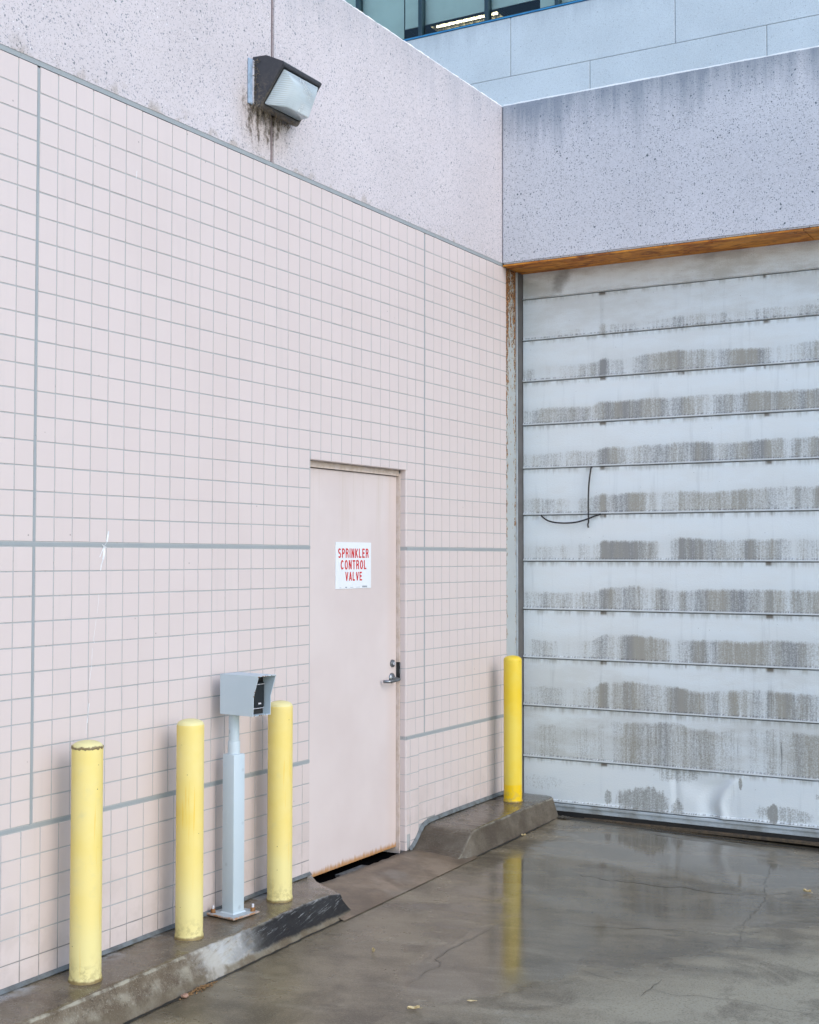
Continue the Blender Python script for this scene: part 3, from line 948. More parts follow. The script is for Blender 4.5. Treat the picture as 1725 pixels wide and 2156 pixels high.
for (z0, z1) in ((.621, 1.702), (1.720, 3.602)):
    sl.box((-.0036, JL-.006, z0), (-.0010, JL+.006, z1)); sl.box((-.0036, JR-.0045, z0), (-.0010, JR+.0045, z1))
sl.build('joint_sealant', MT['seal'], wall)
# coved sealant along the foot of the wall, following both kerbs
cv = MB()
L1, L2 = [], []
for y in steps(-8, -2.25, .08):
    b = ktop(y)
    L1.append((.0012+.002*random.random(), y, b+.016)); L2.append((.014+.004*random.random(), y, b+.002))
cv.grid([L2, L1], 0)
L1, L2 = [], []
for y in steps(-1.235, .06, .02):
    b = plerp(y)
    L1.append((.0012, y, b+.024)); L2.append((.014+.004*random.random(), y, b+.003))
cv.grid([L2, L1], 0)
cv.build('base_sealant', MT['cove'], wall)
# white scratches left on the tiles
ck = MB()
pts = [(-3.752, 1.769), (-3.761, 1.723), (-3.777, 1.706), (-3.783, 1.65), (-3.797, 1.604), (-3.808, 1.505), (-3.811, 1.46), (-3.816, 1.427), (-3.821, 1.404), (-3.833, 1.333), (-3.83, 1.307), (-3.842, 1.285), (-3.856, 1.15), (-3.868, 1.03), (-3.874, .937)]
for i, (a, b) in enumerate(zip(pts, pts[1:])):
    if i in (4, 7, 10): continue
    wd = [.009, .002, .011, .006, 0, .0016, .0012, 0, .0015, .0022, 0, .0018, .0012, .0014][i]
    ck.ribbon([(.0012, a[0], a[1]), (.0012, (a[0]+b[0])/2+random.gauss(0, .002), (a[1]+b[1])/2), (.0012, b[0], b[1])], wd, (1, 0, 0))
ck.ribbon([(.0012, -3.803, 1.66), (.0012, -3.781, 1.70)], .004, (1, 0, 0))
ck.ribbon([(.0012, -3.764, 1.70), (.0012, -3.79, 1.712)], .003, (1, 0, 0))
ck.ribbon([(.0012, -3.858, 1.06), (.0012, -3.867, .98)], .003, (1, 0, 0))
ck.ribbon([(.0012, -3.60, 3.30), (.0012, -3.595, 3.335)], .003, (1, 0, 0))
ck.build('chalk_scratch', MT['chalk'], wall)

# ------------------------------------------------------------------ precast concrete above the tiles
ZB, ZT = 3.622, 4.703
def slab(name, a, b, m, label, edge):
    mb = MB()
    x0, y0, z0 = a; x1, y1, z1 = b
    bm = bmesh.new(); bmesh.ops.create_cube(bm, size=1)
    for v in bm.verts: v.co = ((x0+x1)/2+v.co.x*(x1-x0), (y0+y1)/2+v.co.y*(y1-y0), (z0+z1)/2+v.co.z*(z1-z0))
    es = [e for e in bm.edges]
    bmesh.ops.bevel(bm, geom=es, offset=.009, segments=2, affect='EDGES')
    # ragged, weathered top arris
    top = [e for e in bm.edges if all(v.co.z > z1-.011 for v in e.verts) and e.calc_length() > .6]
    bmesh.ops.subdivide_edges(bm, edges=top, cuts=90, use_grid_fill=False)
    for v in bm.verts:
        if v.co.z > z1-.0105: v.co.z += random.uniform(-.0045, .002)
    mb.bm(bm)
    o = mb.build(name, m)
    return tag(o, label, 'parapet' if 'parapet' in name else 'beam')
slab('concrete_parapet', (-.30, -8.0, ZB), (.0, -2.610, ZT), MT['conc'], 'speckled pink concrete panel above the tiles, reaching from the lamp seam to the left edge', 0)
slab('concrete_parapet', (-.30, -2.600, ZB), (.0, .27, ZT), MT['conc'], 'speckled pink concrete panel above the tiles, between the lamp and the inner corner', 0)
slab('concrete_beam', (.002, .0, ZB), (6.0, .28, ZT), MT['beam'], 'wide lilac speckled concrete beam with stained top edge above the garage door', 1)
fb = MB(); fb.box((-.25, -2.6102, ZB+.002), (-.004, -2.5998, ZT-.01))
f_ = fb.build('joint_filler', MT['seam']); tag(f_, 'thin brown filler strip in the vertical seam behind the wall lamp', 'joint filler')

# steel soffit plate under the beam
lp = MB()
lp.box((.004, .006, ZB-.014), (1.985, .335, ZB-.004)); lp.box((1.989, .006, ZB-.014), (4.2, .335, ZB-.004))
for (x, y) in [(.14, .04), (.42, .09), (1.42, .04), (1.93, .05), (2.6, .06)]:
    lp.lathe([(.0, -.020), (.008, -.019), (.011, -.014)], (x, y, ZB), 10)
lt = lp.build('steel_lintel', MT['rust']); tag(lt, 'orange rusted steel plate along the underside of the concrete beam', 'lintel')
# far end of the opening (outside the picture), roof decks
pp = MB(); pp.box((4.2, .002, -.3), (6.0, .40, ZB-.002), bev=.006)
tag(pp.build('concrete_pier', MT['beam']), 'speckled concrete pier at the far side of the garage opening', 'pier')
rd = MB(); rd.box((-14, -8, 4.1), (-.30, .2, 4.3)); rd.box((-14, .2, 4.1), (6, 9.0, 4.295))
rd.box((-14, -8.2, -.4), (-13.8, 9, 4.1)); rd.box((-13.8, -8.2, -.4), (-.30, -8.0, 4.1)); rd.box((6.0, .1, -.4), (6.2, 9, 4.1))
tag(rd.build('flat_roof', MT['roof']), kind='structure')

# ------------------------------------------------------------------ steel jamb of the garage door
jb = wempty('steel_jamb', (0, .17, -.05), 'grey painted steel door jamb with flaking rust in the inner corner', 'door jamb')
j = MB(); j.box((-.012, .066, -.10), (-.002, .2145, ZB-.014)); j.build('rusty_channel', MT['rustpaint'], jb)
j = MB(); j.box((-.012, .215, -.10), (.0105, .2225, ZB-.014), bev=.0015); j.build('stop_angle', MT['track'], jb)
j = MB(); j.box((-.012, .223, -.10), (.0100, .349, ZB-.014)); j.build('guide_track', MT['trackdark'], jb)

# ------------------------------------------------------------------ garage door
YD = .300
gd = wempty('garage_door', (2.1, YD, -.03), 'wide white sectional garage door of dirt streaked horizontal panels', 'garage door')
seams = [3.70, 3.429, 3.144, 2.860, 2.561, 2.264, 1.947, 1.634, 1.306, .977, .654, .307, .018]
X0, X1 = .0145, 4.2
for i in range(12):
    z1, z0 = seams[i], seams[i+1]
    mb = MB()
    last_ = i == 11
    xs_ = steps(X0, 2.3, .012 if last_ else .15) + [3.2, X1]
    h = z1-z0
    lip = .017 if i > 1 else .008
    zz = [z1-.002, z1-.004] + [z1-.004-(h-.024)*k/(20 if last_ else 2) for k in range(1, 21 if last_ else 3)] + [z0+lip+.004, z0+lip, z0+.006, z0+.003, z0+.0015]
    yo = [.004, 0] + [0]*(20 if last_ else 2) + [0, -.0075, -.009, -.005, .004]
    rows, uvs = [], []
    for z, dy in zip(zz, yo):
        r, u = [], []
        for x in xs_:
            d = dy
            if last_:
                # forklift dent: a curved crease and a bulge to its right
                cx = 1.344 + .0*(z) + (1.10*(z-.10)**2*3.2 if z > .10 else (.10-z)*.22)
                t = x-cx
                d += .016*math.exp(-((t+.05)/.055)**2)*min(1, (z1-z)/.08)
                d -= .012*math.exp(-((t-.03)/.030)**2)*min(1, (z1-z)/.06)
                d -= .006*math.exp(-((t-.25)/.20)**2)
                d += .007*math.exp(-(((x-1.085-(.12-z)*.06))/.022)**2)*min(1, z/.1)
                d += .010*math.exp(-((x-1.22)/.10)**2-((z-.22)/.07)**2)
            r.append((x, YD+d, z)); u.append((x, i+min(.995, max(.005, (z-z0)/h))))
        rows.append(r); uvs.append(u)
    mb.grid(rows, 0, uvs=uvs, flip=True)
    bk = [(x, YD+.04, z1-.002) for x in xs_]; bl = [(x, YD+.04, z0+.0015) for x in xs_]
    mb.grid([bl, bk], 0, uvs=[[(x, i+.5) for x in xs_]]*2)
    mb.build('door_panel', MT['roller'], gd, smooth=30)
mb = MB(); mb.box((X0, YD-.004, -.034), (X1, YD+.03, .0165), bev=.003); mb.box((X0, YD-.012, -.002), (X1, YD-.0045, .012), bev=.002)
mb.build('bottom_rail', MT['rail'], gd)
mb = MB(); mb.box((X0, YD-.001, -.075), (X1, YD+.03, -.035)); mb.build('rubber_seal', MT['rubber'], gd)
mb = MB(); mb.box((-.20, YD+.05, -.2), (X1, YD+.08, 3.75)); mb.build('light_stop_board', MT['rubber'], gd)  # unseen board, widened to stop light leaking past the jamb
mb = MB(); mb.box((.46, YD-.030, -.078), (X1, YD-.004, -.058), bev=.003); mb.build('threshold_strip', m_simple('brown_threshold_steel', (0.12, 0.085, 0.05), (0.05, 0.04, 0.03), 30, .6), gd)

# loose cables on the garage door
def smooth_path(pts, n=10):
    out = []
    P_ = [Vector(p) for p in pts]
    for i in range(len(P_)-1):
        p0, p1, p2, p3 = P_[max(i-1, 0)], P_[i], P_[i+1], P_[min(i+2, len(P_)-1)]
        for k in range(n):
            t = k/n
            out.append(.5*((2*p1)+(p2-p0)*t+(2*p0-5*p1+4*p2-p3)*t*t+(3*p1-p0-3*p2+p3)*t**3))
    return out+[P_[-1]]
c = MB(); c.tube(smooth_path([(.520, .292, 2.262), (.517, .280, 2.245), (.506, .276, 2.16), (.501, .275, 2.07), (.4985, .278, 1.97), (.500, .278, 1.905), (.494, .282, 1.878), (.497, .284, 1.858)]), .0052, 8)
tag(c.build('hanging_cable', MT['cable'], smooth=True), 'straight black cable hanging down across two garage door panels', 'cable')
c = MB(); c.tube(smooth_path([(.150, .293, 1.946), (.168, .282, 1.932), (.21, .276, 1.908), (.27, .273, 1.895), (.343, .272, 1.891), (.42, .272, 1.897), (.49, .273, 1.915), (.545, .276, 1.935), (.582, .291, 1.948)]), .0052, 8)
tag(c.build('sagging_cable', MT['cable'], smooth=True), 'sagging black cable loop bowed under a garage door panel joint', 'cable')

# ------------------------------------------------------------------ service door
dr = wempty('service_door', (-.08, -1.73, -.03), 'plain pink metal service door with rusty bottom edge in the tiled wall', 'door')
LX = -.062
mb = MB(); mb.box((LX-.045, -2.20, -.013), (LX, -1.279, 2.131), bev=.0015)
mb.build('door_leaf', MT['door'], dr)
mb = MB()
mb.box((-.30, -1.2765, -.10), (-.0405, -1.2685, 2.15))
mb.box((-.30, -2.30, 2.135), (-.046, -1.2767, 2.1675))
mb.box((-.30, -2.30, -.10), (-.046, -2.203, 2.1345))
mb.build('door_frame', MT['frame'], dr)
lock = MB()
lock.lathe([(0, .016), (.012, .0158), (.0125, .014), (.0155, .0135), (.021, .010), (.0225, .001), (.0225, 0)], (LX, -1.326, 1.047), 28, axis='x')
lo_ = lock.build('deadbolt', MT['steel'], dr, smooth=40)
kf = MB(); kf.lathe([(0, .0172), (.010, .0170), (.0108, .0158)], (LX, -1.326, 1.047), 20, axis='x'); kf.box((LX+.0165, -1.3272, 1.041), (LX+.0178, -1.3248, 1.053), 1)
kf.build('key_face', [MT['silver'], MT['rubber']], lo_, off=dr.location)
lv = MB()
lv.lathe([(0, .014), (.012, .014), (.018, .012), (.026, .007), (.031, .0015), (.031, 0)], (LX, -1.329, .963), 28, axis='x')
lv.tube(smooth_path([(LX+.010, -1.329, .962), (LX+.040, -1.328, .960), (LX+.052, -1.332, .958), (LX+.058, -1.345, .957), (LX+.058, -1.37, .955), (LX+.056, -1.41, .954), (LX+.050, -1.435, .953), (LX+.034, -1.448, .953), (LX+.020, -1.452, .953)], 6), .0088, 12)
lv.build('lever_handle', MT['steel'], dr, smooth=45)
mb = MB(); mb.box((LX+.001, -1.2795, .945), (-.0395, -1.2682, 1.052)); mb.box((-.0405, -1.2785, 1.030), (-.0375, -1.2690, 1.046), 1); mb.box((-.0405, -1.2785, .985), (-.0375, -1.2690, 1.012), 1)
mb.build('strike_plate', [MT['black'], MT['steel']], dr)
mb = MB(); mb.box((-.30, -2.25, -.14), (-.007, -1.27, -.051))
mb.build('gap_shade_block', MT['void'], dr)  # black block added as painted shade in the gap under the leaf
mb = MB(); mb.box((-.056, -1.93, -.052), (-.010, -1.66, -.040), bev=.002)
for k in range(4): mb.box((-.052+k*.009, -1.93, -.0455), (-.049+k*.009, -1.66, -.042))
mb.box((-.055, -2.25, -.055), (-.024, -2.20, -.034), bev=.003)
mb.build('threshold_bar', m_simple('dirty_threshold_metal', (0.13, 0.135, 0.14), (0.03, 0.03, 0.03), 40, .6), dr)

# sign on the door
sg = wempty('warning_sign', (LX, -1.745, 1.615), 'white rectangular sign with red words SPRINKLER CONTROL VALVE on the pink door', 'sign')
mb = MB(); mb.box((LX+.0003, -1.926, 1.488), (LX+.003, -1.563, 1.743)); mb.build('sign_plate', MT['sign'], sg)
def arc(cx, cy, rx, ry, a0, a1, n=10):
    return [(cx+rx*math.cos(math.radians(a0+(a1-a0)*k/n)), cy+ry*math.sin(math.radians(a0+(a1-a0)*k/n))) for k in range(n+1)]
GL = {   # strokes in a box 1 wide, 1.9 high (centre lines)
    'I': (.30, [[(.15, 0), (.15, 1.9)]]),
    'L': (.92, [[(.15, 0), (.15, 1.9)], [(.15, .14), (.90, .14)]]),
    'E': (.98, [[(.15, 0), (.15, 1.9)], [(.15, .14), (.96, .14)], [(.15, 1.76), (.94, 1.76)], [(.15, .98), (.86, .98)]]),
    'T': (1.0, [[(.5, 0), (.5, 1.9)], [(0, 1.76), (1.0, 1.76)]]),
    'V': (1.06, [[(.10, 1.9), (.53, 0.05)], [(.96, 1.9), (.53, 0.05)]]),
    'A': (1.06, [[(.10, 0), (.53, 1.85)], [(.96, 0), (.53, 1.85)], [(.28, .52), (.78, .52)]]),
    'N': (1.06, [[(.15, 0), (.15, 1.9)], [(.91, 0), (.91, 1.9)], [(.17, 1.80), (.89, .10)]]),
    'K': (1.08, [[(.15, 0), (.15, 1.9)], [(.18, .70), (.94, 1.9)], [(.42, 1.02), (1.0, 0)]]),
    'O': (1.14, [arc(.57, .95, .42, .83, 0, 360, 28)]),
    'C': (1.08, [arc(.56, .95, .41, .83, 38, 322, 22)]),
    'P': (1.02, [[(.15, 0), (.15, 1.9)], [(.15, 1.76), (.55, 1.76)] + arc(.55, 1.34, .34, .42, 90, -90, 10) + [(.15, .92)]]),
    'R': (1.06, [[(.15, 0), (.15, 1.9)], [(.15, 1.76), (.55, 1.76)] + arc(.55, 1.36, .34, .40, 90, -90, 10) + [(.15, .96)], [(.58, .95), (.78, .80), (.86, .55), (.93, 0)]]),
    'S': (1.04, [arc(.52, 1.38, .37, .39, 28, 215, 12)[:-1] + arc(.52, 1.38, .37, .39, 215, 262, 4) + arc(.52, .52, .38, .40, 75, 20, 4) + arc(.52, .52, .38, .40, 10, -152, 12)]),
}
def text_mesh(name, txt, y0, y1, z0, z1, m, parent, x, wt=.345):
    W_ = sum(GL[ch][0] for ch in txt) + .40*(len(txt)-1)
    sy, sz = (y1-y0)/W_, (z1-z0)/1.9
    mb = MB(); ox = 0.0; lay = 0
    for ch in txt:
        gw, st = GL[ch]
        for pl_ in st:
            p = [Vector((0, (ox+q[0]), q[1])) for q in pl_]
            closed = (p[0]-p[-1]).length < 1e-4
            L_, R_2 = [], []
            for i in range(len(p)):
                if closed: ta, tb = p[i-1 if i else -2], p[i+1 if i < len(p)-1 else 1]
                else: ta, tb = p[max(i-1, 0)], p[min(i+1, len(p)-1)]
                t = (tb-ta).normalized(); nn = Vector((0, -t.z, t.y))*wt/2
                L_.append(p[i]+nn); R_2.append(p[i]-nn)
            def tr_(v): return (x+.00006*(lay % 4), y0+v.y*sy, z0+min(1.9, max(0, v.z))*sz)
            mb.grid([[tr_(v) for v in R_2], [tr_(v) for v in L_]]); lay += 1
        ox += gw+.40
    return mb.build(name, m, parent)
TX = LX+.0036
text_mesh('sign_lettering', 'SPRINKLER', -1.902, -1.591, 1.657, 1.709, MT['red'], sg, TX)
text_mesh('sign_lettering', 'CONTROL', -1.876, -1.614, 1.594, 1.645, MT['red'], sg, TX)
text_mesh('sign_lettering', 'VALVE', -1.829, -1.659, 1.531, 1.580, MT['red'], sg, TX)
mb = MB()
def dash(y0, y1, z0, z1): mb.face([(TX, y0, z0), (TX, y1, z0), (TX, y1, z1), (TX, y0, z1)])
y = -1.655
while y < -1.606:
    d_ = random.choice([.0012, .002, .0028]); dash(y, y+d_, 1.494, 1.502); y += d_+random.choice([.001, .0016])
dash(-1.655, -1.606, 1.4930, 1.4938)
mb.build('barcode', MT['ink'], sg)
for q in ((-1.888, -1.870, 1.4935, 1.4953), (-1.782, -1.748, 1.4945, 1.4962), (-1.718, -1.680, 1.4945, 1.4962)):
    mb = MB(); dash(*q); mb.build('fine_print', MT['ink'], sg)
mb = MB(); mb.face([(TX, -1.832, 1.493), (TX, -1.812, 1.493), (TX, -1.816, 1.498), (TX, -1.822, 1.500), (TX, -1.828, 1.498)])
mb.build('printed_emblem', MT['ink'], sg)

# ------------------------------------------------------------------ bollards
def bollard(x, y, z, h, label, fresh=False, chipped=False, rr=.0595, rz=0):
    b = empty('bollard', (x, y, z), label, 'bollard', 'yellow bollards along the tiled wall', rz)
    p = MB()
    n = 56
    prof_ = [(rr, -.02), (rr, .004), (rr, .02)] + [(rr, h*k/8) for k in range(1, 8)] + [(rr, h-.012), (rr*.998, h-.003), (rr*.985, h)]
    p.lathe(prof_, n=n)
    # thick ragged paint collar where the pipe meets the concrete
    rows = []
    for t_, hh in ((rr+.0006, .016), (rr+.0035, .004), (rr+.005, -.012)):
        rows.append([((t_+random.uniform(-.0015, .0015)*(hh < .015))*math.cos(2*PI*k/n), (t_)*math.sin(2*PI*k/n), hh+(random.uniform(-.006, .006) if hh > .01 else 0)) for k in range(n)])
    rows = [r + [r[0]] for r in rows]
    p.grid(rows[::-1])
    p.build('pipe', MT['yellow2' if fresh else 'yellow'], b, smooth=40)
    c_ = MB()
    dome = [(rr*.985, h-.0005)] + [(rr*.97*math.cos(a), h+.001+.024*math.sin(a)) for a in [PI/2*k/9 for k in range(10)]]
    dome[-1] = (.0005, dome[-1][1])
    c_.lathe(dome, n=n)
    if chipped:
        rows = []
        for t_, hh in ((rr*.985, .004), (rr+.0018, 0), (rr+.0012, -.004), (rr*.985, -.008)):
            rows.append([((t_+random.uniform(-.0012, .0008))*math.cos(2*PI*k/n), (t_+random.uniform(-.0012, .0008))*math.sin(2*PI*k/n), h+hh+random.uniform(-.0035, .003)) for k in range(n)])
        rows = [r + [r[0]] for r in rows]
        c_.grid(rows[::-1])
    c_.build('domed_cap', MT['cap2' if chipped else ('yellow2' if fresh else 'cap')], b, smooth=50)
    return b
bollard(.158, -4.029, .011, .905, 'faded yellow bollard with a chipped brown rim under its cap, nearest the camera', chipped=True, rr=.061, rz=.4)
bollard(.150, -3.391, .018, .915, 'faded yellow bollard with a clean domed top standing left of the card reader post', rz=1.9)
bollard(.141, -2.710, .026, .922, 'faded yellow bollard standing between the card reader post and the pink door', rz=3.0)
bollard(.160, -.178, .092, .912, 'bright yellow bollard with a fresh painted foot, beside the garage door', fresh=True, rr=.0585)

# ------------------------------------------------------------------ card reader post
KZ = ktop(-3.02)-.003
ps = empty('card_reader_post', (.103, -3.022, KZ), 'pale blue grey steel post with a hooded card reader box on top', 'card reader post', rz=math.radians(-6))
mb = MB(); mb.box((-.086, -.086, .004), (.086, .086, .013), bev=.003); pl = mb.build('base_plate', MT['plate'], ps)
for (bx, by) in ((-.064, -.064), (.064, .064), (.064, -.066), (-.064, .064)):
    if (bx, by) == (.064, -.066): continue
    k = MB()
    k.lathe([(0, .030), (.010, .030), (.0115, .028), (.0115, .016), (.013, .0145), (.013, .012)], (bx, by, .001), 6)
    k.lathe([(.0, .046), (.0045, .045), (.006, .041), (.006, .030)], (bx, by, .001), 12, 1)
    k.build('anchor_bolt', [MT['bolt'], MT['tip']], pl)
hs = .0365
mb = MB(); mb.box((-hs, -hs, .012), (hs, hs, .735), bev=.005)
w_ = [(hs+.006, .0125), (hs+.001, .020)]
mb.grid([[(a*sx, a*sy, z_) for sx, sy in ((-1, -1), (1, -1), (1, 1), (-1, 1), (-1, -1))] for a, z_ in w_])
mb.build('square_tube', MT['post'], ps, smooth=40)
mb = MB(); mb.lathe([(.0, .795), (.0275, .795), (.0285, .792), (.0285, .7352)], n=32); mb.build('pipe_collar', MT['post'], ps, smooth=40)
mb = MB(); mb.lathe([(.0245, .935), (.0245, .7955)], n=32); mb.build('riser_pipe', MT['post'], ps, smooth=True)
# hood: bent sheet with raked side cheeks, open towards the driveway
HB, HT, TH = .921, 1.104, .003
hw = .059
def cheek(vy):
    return [(-.032, HB), (.172, HB), (.174, HB+.088), (.206, HT), (-.032, HT)]
mb = MB()
for sy in (-1, 1):
    mb.prism(cheek(sy), (0, sy*hw-(TH if sy > 0 else 0), 0), (1, 0, 0), (0, 0, 1), (0, 1, 0), TH)
mb.box((-.032, -hw+TH, HT-TH), (.206, hw-TH, HT-.0003)); mb.box((-.032, -hw+TH, HB+.0003), (.172, hw-TH, HB+TH))
mb.box((-.032, -hw+TH, HB+TH), (-.029, hw-TH, HT-TH))
# rusted lip spots along the opening
for k in range(26):
    e = random.random()
    if k % 3 == 0: a, b_ = Vector((.2065, -hw, HT-.002)), Vector((.2065, hw, HT-.002))
    elif k % 3 == 1: a, b_ = Vector((.1725, -hw, HB+.002)), Vector((.1725, hw, HB+.002))
    else: a, b_ = Vector((.1745, -hw+.001, HB+.088)), Vector((.206, -hw+.001, HT))
    p = a.lerp(b_, e); s_ = random.uniform(.0012, .003)
    bm = bmesh.new(); bmesh.ops.create_icosphere(bm, subdivisions=1, radius=s_)
    mb.bm(bm, 1, 0, Matrix.Translation(p))
hood = mb.build('reader_hood', [MT['post'], MT['bolt']], ps)
rd_ = MB(); rd_.box((.060, -hw+TH+.0005, HB+TH+.0005), (.128, hw-TH-.0005, HT-TH-.0005))
rdr = rd_.build('card_reader', MT['rubber'], ps)
fp = MB(); fp.box((.128, -.040, HB+.034), (.143, .050, HT-.034), bev=.006); fp.build('reader_face', MT['black'], rdr)
tr = MB()
zlo, zhi, yl_, yr_ = HB+.030, HT-.060, -.043, .053
loop = [(.139, yl_, zhi), (.1395, yl_, zlo+.008), (.1395, yl_+.003, zlo+.002), (.1395, yl_+.008, zlo), (.1395, yr_-.006, zlo)]
tr.tube(loop, .0016, 6); tr.tube([(.144, -.030, HT-.044), (.144, .046, HT-.044)], .0014, 6)
tr.box((.1432, .008, HB+.048), (.1440, .026, HB+.055)); tr.build('light_trim', MT['silver'], rdr)

# ------------------------------------------------------------------ wall lamp
LY0, LY1 = -2.775, -2.447
wl = wempty('wall_lamp', (0, -2.61, 3.98), 'dusty dark wall pack lamp with ribbed glass lens above the tiled wall', 'wall lamp')
side = [(.004, 4.106), (.088, 4.100), (.189, 4.052), (.192, 4.040), (.052, 3.858), (.036, 3.852), (.004, 3.866)]
# shell: side cheeks + top + bottom, with the lens mouth left open in the sloping face
bm = bmesh.new()
vl = [bm.verts.new((x, LY0, z)) for x, z in side]; vr = [bm.verts.new((x, LY1, z-.004)) for x, z in side]
bm.faces.new(vl); bm.faces.new(vr[::-1])
n = len(side)
facef = None
for k in range(n):
    j2 = (k+1) % n
    f = bm.faces.new((vl[k], vr[k], vr[j2], vl[j2]))
    if k == 3: facef = f
bmesh.ops.recalc_face_normals(bm, faces=bm.faces)
r_ = bmesh.ops.inset_region(bm, faces=[facef], thickness=.021, depth=0)
r_ = bmesh.ops.inset_region(bm, faces=[facef], thickness=.002, depth=-.03)
bmesh.ops.bevel(bm, geom=[e for e in bm.edges if e.calc_length() > .1 and not any(f is facef for f in e.link_faces)], offset=.003, segments=2, affect='EDGES')
mb = MB(); mb.bm(bm); mb.build('lamp_housing', MT['lamp'], wl)
# lens: prismatic bowl on the sloping face
A = Vector((.192, 0, 4.040)); B = Vector((.052, 0, 3.858))
ax = (B-A).normalized(); nrm = Vector((-ax.z, 0, ax.x)); 
if nrm.x < 0: nrm = -nrm
def onl(t, y, d): return A + ax*t + nrm*d + Vector((0, y, -.002))
LL = (B-A).length
y0, y1 = LY0+.023, LY1-.023
base = [onl(.022, y0, -.006), onl(.022, y1, -.006), onl(LL-.020, y1, -.006), onl(LL-.020, y0, -.006)]
rim = [onl(.022, y0, .008), onl(.022, y1, .008), onl(LL-.020, y1, .008), onl(LL-.020, y0, .008)]
fr_ = [onl(.060, y0+.07, .058), onl(.060, y1-.045, .058), onl(LL-.062, y1-.03, .074), onl(LL-.062, y0+.065, .074)]
bm = bmesh.new()
q1 = [bm.verts.new(p) for p in base]; q2 = [bm.verts.new(p) for p in rim]; q3 = [bm.verts.new(p) for p in fr_]
bm.faces.new(q1[::-1]); bm.faces.new(q3)
for a_, b_ in ((q1, q2), (q2, q3)):
    for k in range(4): bm.faces.new((a_[k], a_[(k+1) % 4], b_[(k+1) % 4], b_[k]))
bmesh.ops.recalc_face_normals(bm, faces=bm.faces)
bmesh.ops.bevel(bm, geom=bm.edges[:], offset=.0025, segments=2, affect='EDGES')
mb = MB(); mb.bm(bm); mb.build('lamp_lens', MT['lens'], wl, smooth=50)
mb = MB()
pp_ = [onl(.045, y0+.03, -.012), onl(.045, y1-.03, -.012), onl(LL-.04, y1-.03, -.012), onl(LL-.04, y0+.03, -.012)]
mb.face(pp_); mb.face([onl(.07, y0+.10, -.009), onl(.07, y1-.08, -.009), onl(LL-.07, y1-.08, -.009), onl(LL-.07, y0+.10, -.009)])
mb.build('reflector', MT['reflector'], wl)
mb = MB(); mb.box((.0006, -2.812, 3.868), (.010, -2.46, 4.092), bev=.003); mb.box((.010, -2.786, 3.872), (.016, -2.766, 4.086), 1, bev=.002)
mb.build('mounting_plate', [MT['mount'], MT['silver']], wl)
# matted cobweb and dirt hanging below and along the left cheek
cw = MB()
for k in range(300):
    e = random.random()
    if k < 190:
        y = -2.81 + .33*e + random.gauss(0, .01); x = random.uniform(.001, .055); z = 3.866 - random.random()**2*.03
        L_ = abs(random.gauss(0, .026))+.006
        d_ = Vector((random.gauss(-.15, .3), random.gauss(0, .5), -1)).normalized()
    else:
        y = LY0-.003; x = .006+abs(random.gauss(0, .018)); z = 3.87+.22*e
        L_ = abs(random.gauss(0, .012))+.003
        d_ = Vector((random.gauss(0, .6), random.uniform(-.4, 0), random.gauss(-.4, .7))).normalized()
    p = Vector((x, y, z)); q = p + d_*L_ + Vector((random.gauss(0, .004), random.gauss(0, .004), 0))
    if q.x < .001: q.x = .001
    cw.tube([p, p.lerp(q, .5)+Vector((random.gauss(0, .002), random.gauss(0, .003), 0)), q], [random.uniform(.0008, .0022), random.uniform(.0005, .0016), .0003], 4, cap=False)
o = cw.build('cobweb', MT['cobweb']); tag(o, 'brown matted cobweb clinging below and beside the wall lamp', 'cobweb')

# ------------------------------------------------------------------ fallen leaves and crumbs
def leaf(x, y, L_, rz, label, curl=.3):
    mb = MB(); rows = []
    for i in range(9):
        t = i/8; wd = L_*.24*math.sin(PI*min(1, t*.96+.02))**.8
        rows.append([(L_*(t-.5), wd*s_, curl*L_*(.5*abs(s_)**2 + .6*(t-.5)**2)*(1+.3*math.sin(t*9))) for s_ in (-1, -.5, 0, .5, 1)])
    mb.grid(rows)
    mb.tube([(L_*.5, 0, .1*L_*curl), (L_*.72, L_*.05, .02*L_)], .0009, 5)
    o = mb.build('fallen_leaf', MT['leaf'], smooth=True)
    o.location = (x, y, gz(x, y)+.004); o.rotation_euler = (random.uniform(-.1, .25), random.uniform(-.1, .1), rz)
    return tag(o, label, 'leaf', 'dry leaves on the wet slab')
leaf(.744, -2.837, .030, 2.4, 'tiny pale crumpled leaf on the slab in front of the kerb end', .8)
leaf(1.240, -3.337, .050, .55, 'slim yellow leaf on the slab at the bottom of the picture', .3)
leaf(2.176, -.838, .040, .2, 'pale yellow leaf on the slab at the right, near the garage door', .5)
leaf(.385, -.498, .030, .9, 'small yellow leaf lying against the foot of the short kerb', .5)
leaf(1.394, -3.142, .034, .6, 'brown sliver of leaf on the slab beyond the slim yellow leaf', .1)
lit = MB()
for k in range(230):
    t = random.random(); x = .371+abs(random.gauss(0, .014)); y = -3.60+random.gauss(0, .045)
    s_ = random.uniform(.0018, .0048)
    bm = bmesh.new(); bmesh.ops.create_icosphere(bm, subdivisions=1, radius=s_)
    for v in bm.verts: v.co = v.co*random.uniform(.6, 1.2)
    m_ = Matrix.Translation((x, y, gz(x, y)+.003+random.random()*.010*math.exp(-((y+3.6)/.05)**2))) @ Matrix.Rotation(random.random()*6, 4, 'Z') @ Matrix.Diagonal((1.6, .8, .5, 1))
    lit.bm(bm, 0, 0, m_)
tag(lit.build('leaf_litter', MT['litter']), 'small heap of orange brown leaf crumbs in the gutter by the long kerb', 'leaf litter', kind='stuff')
lit = MB()
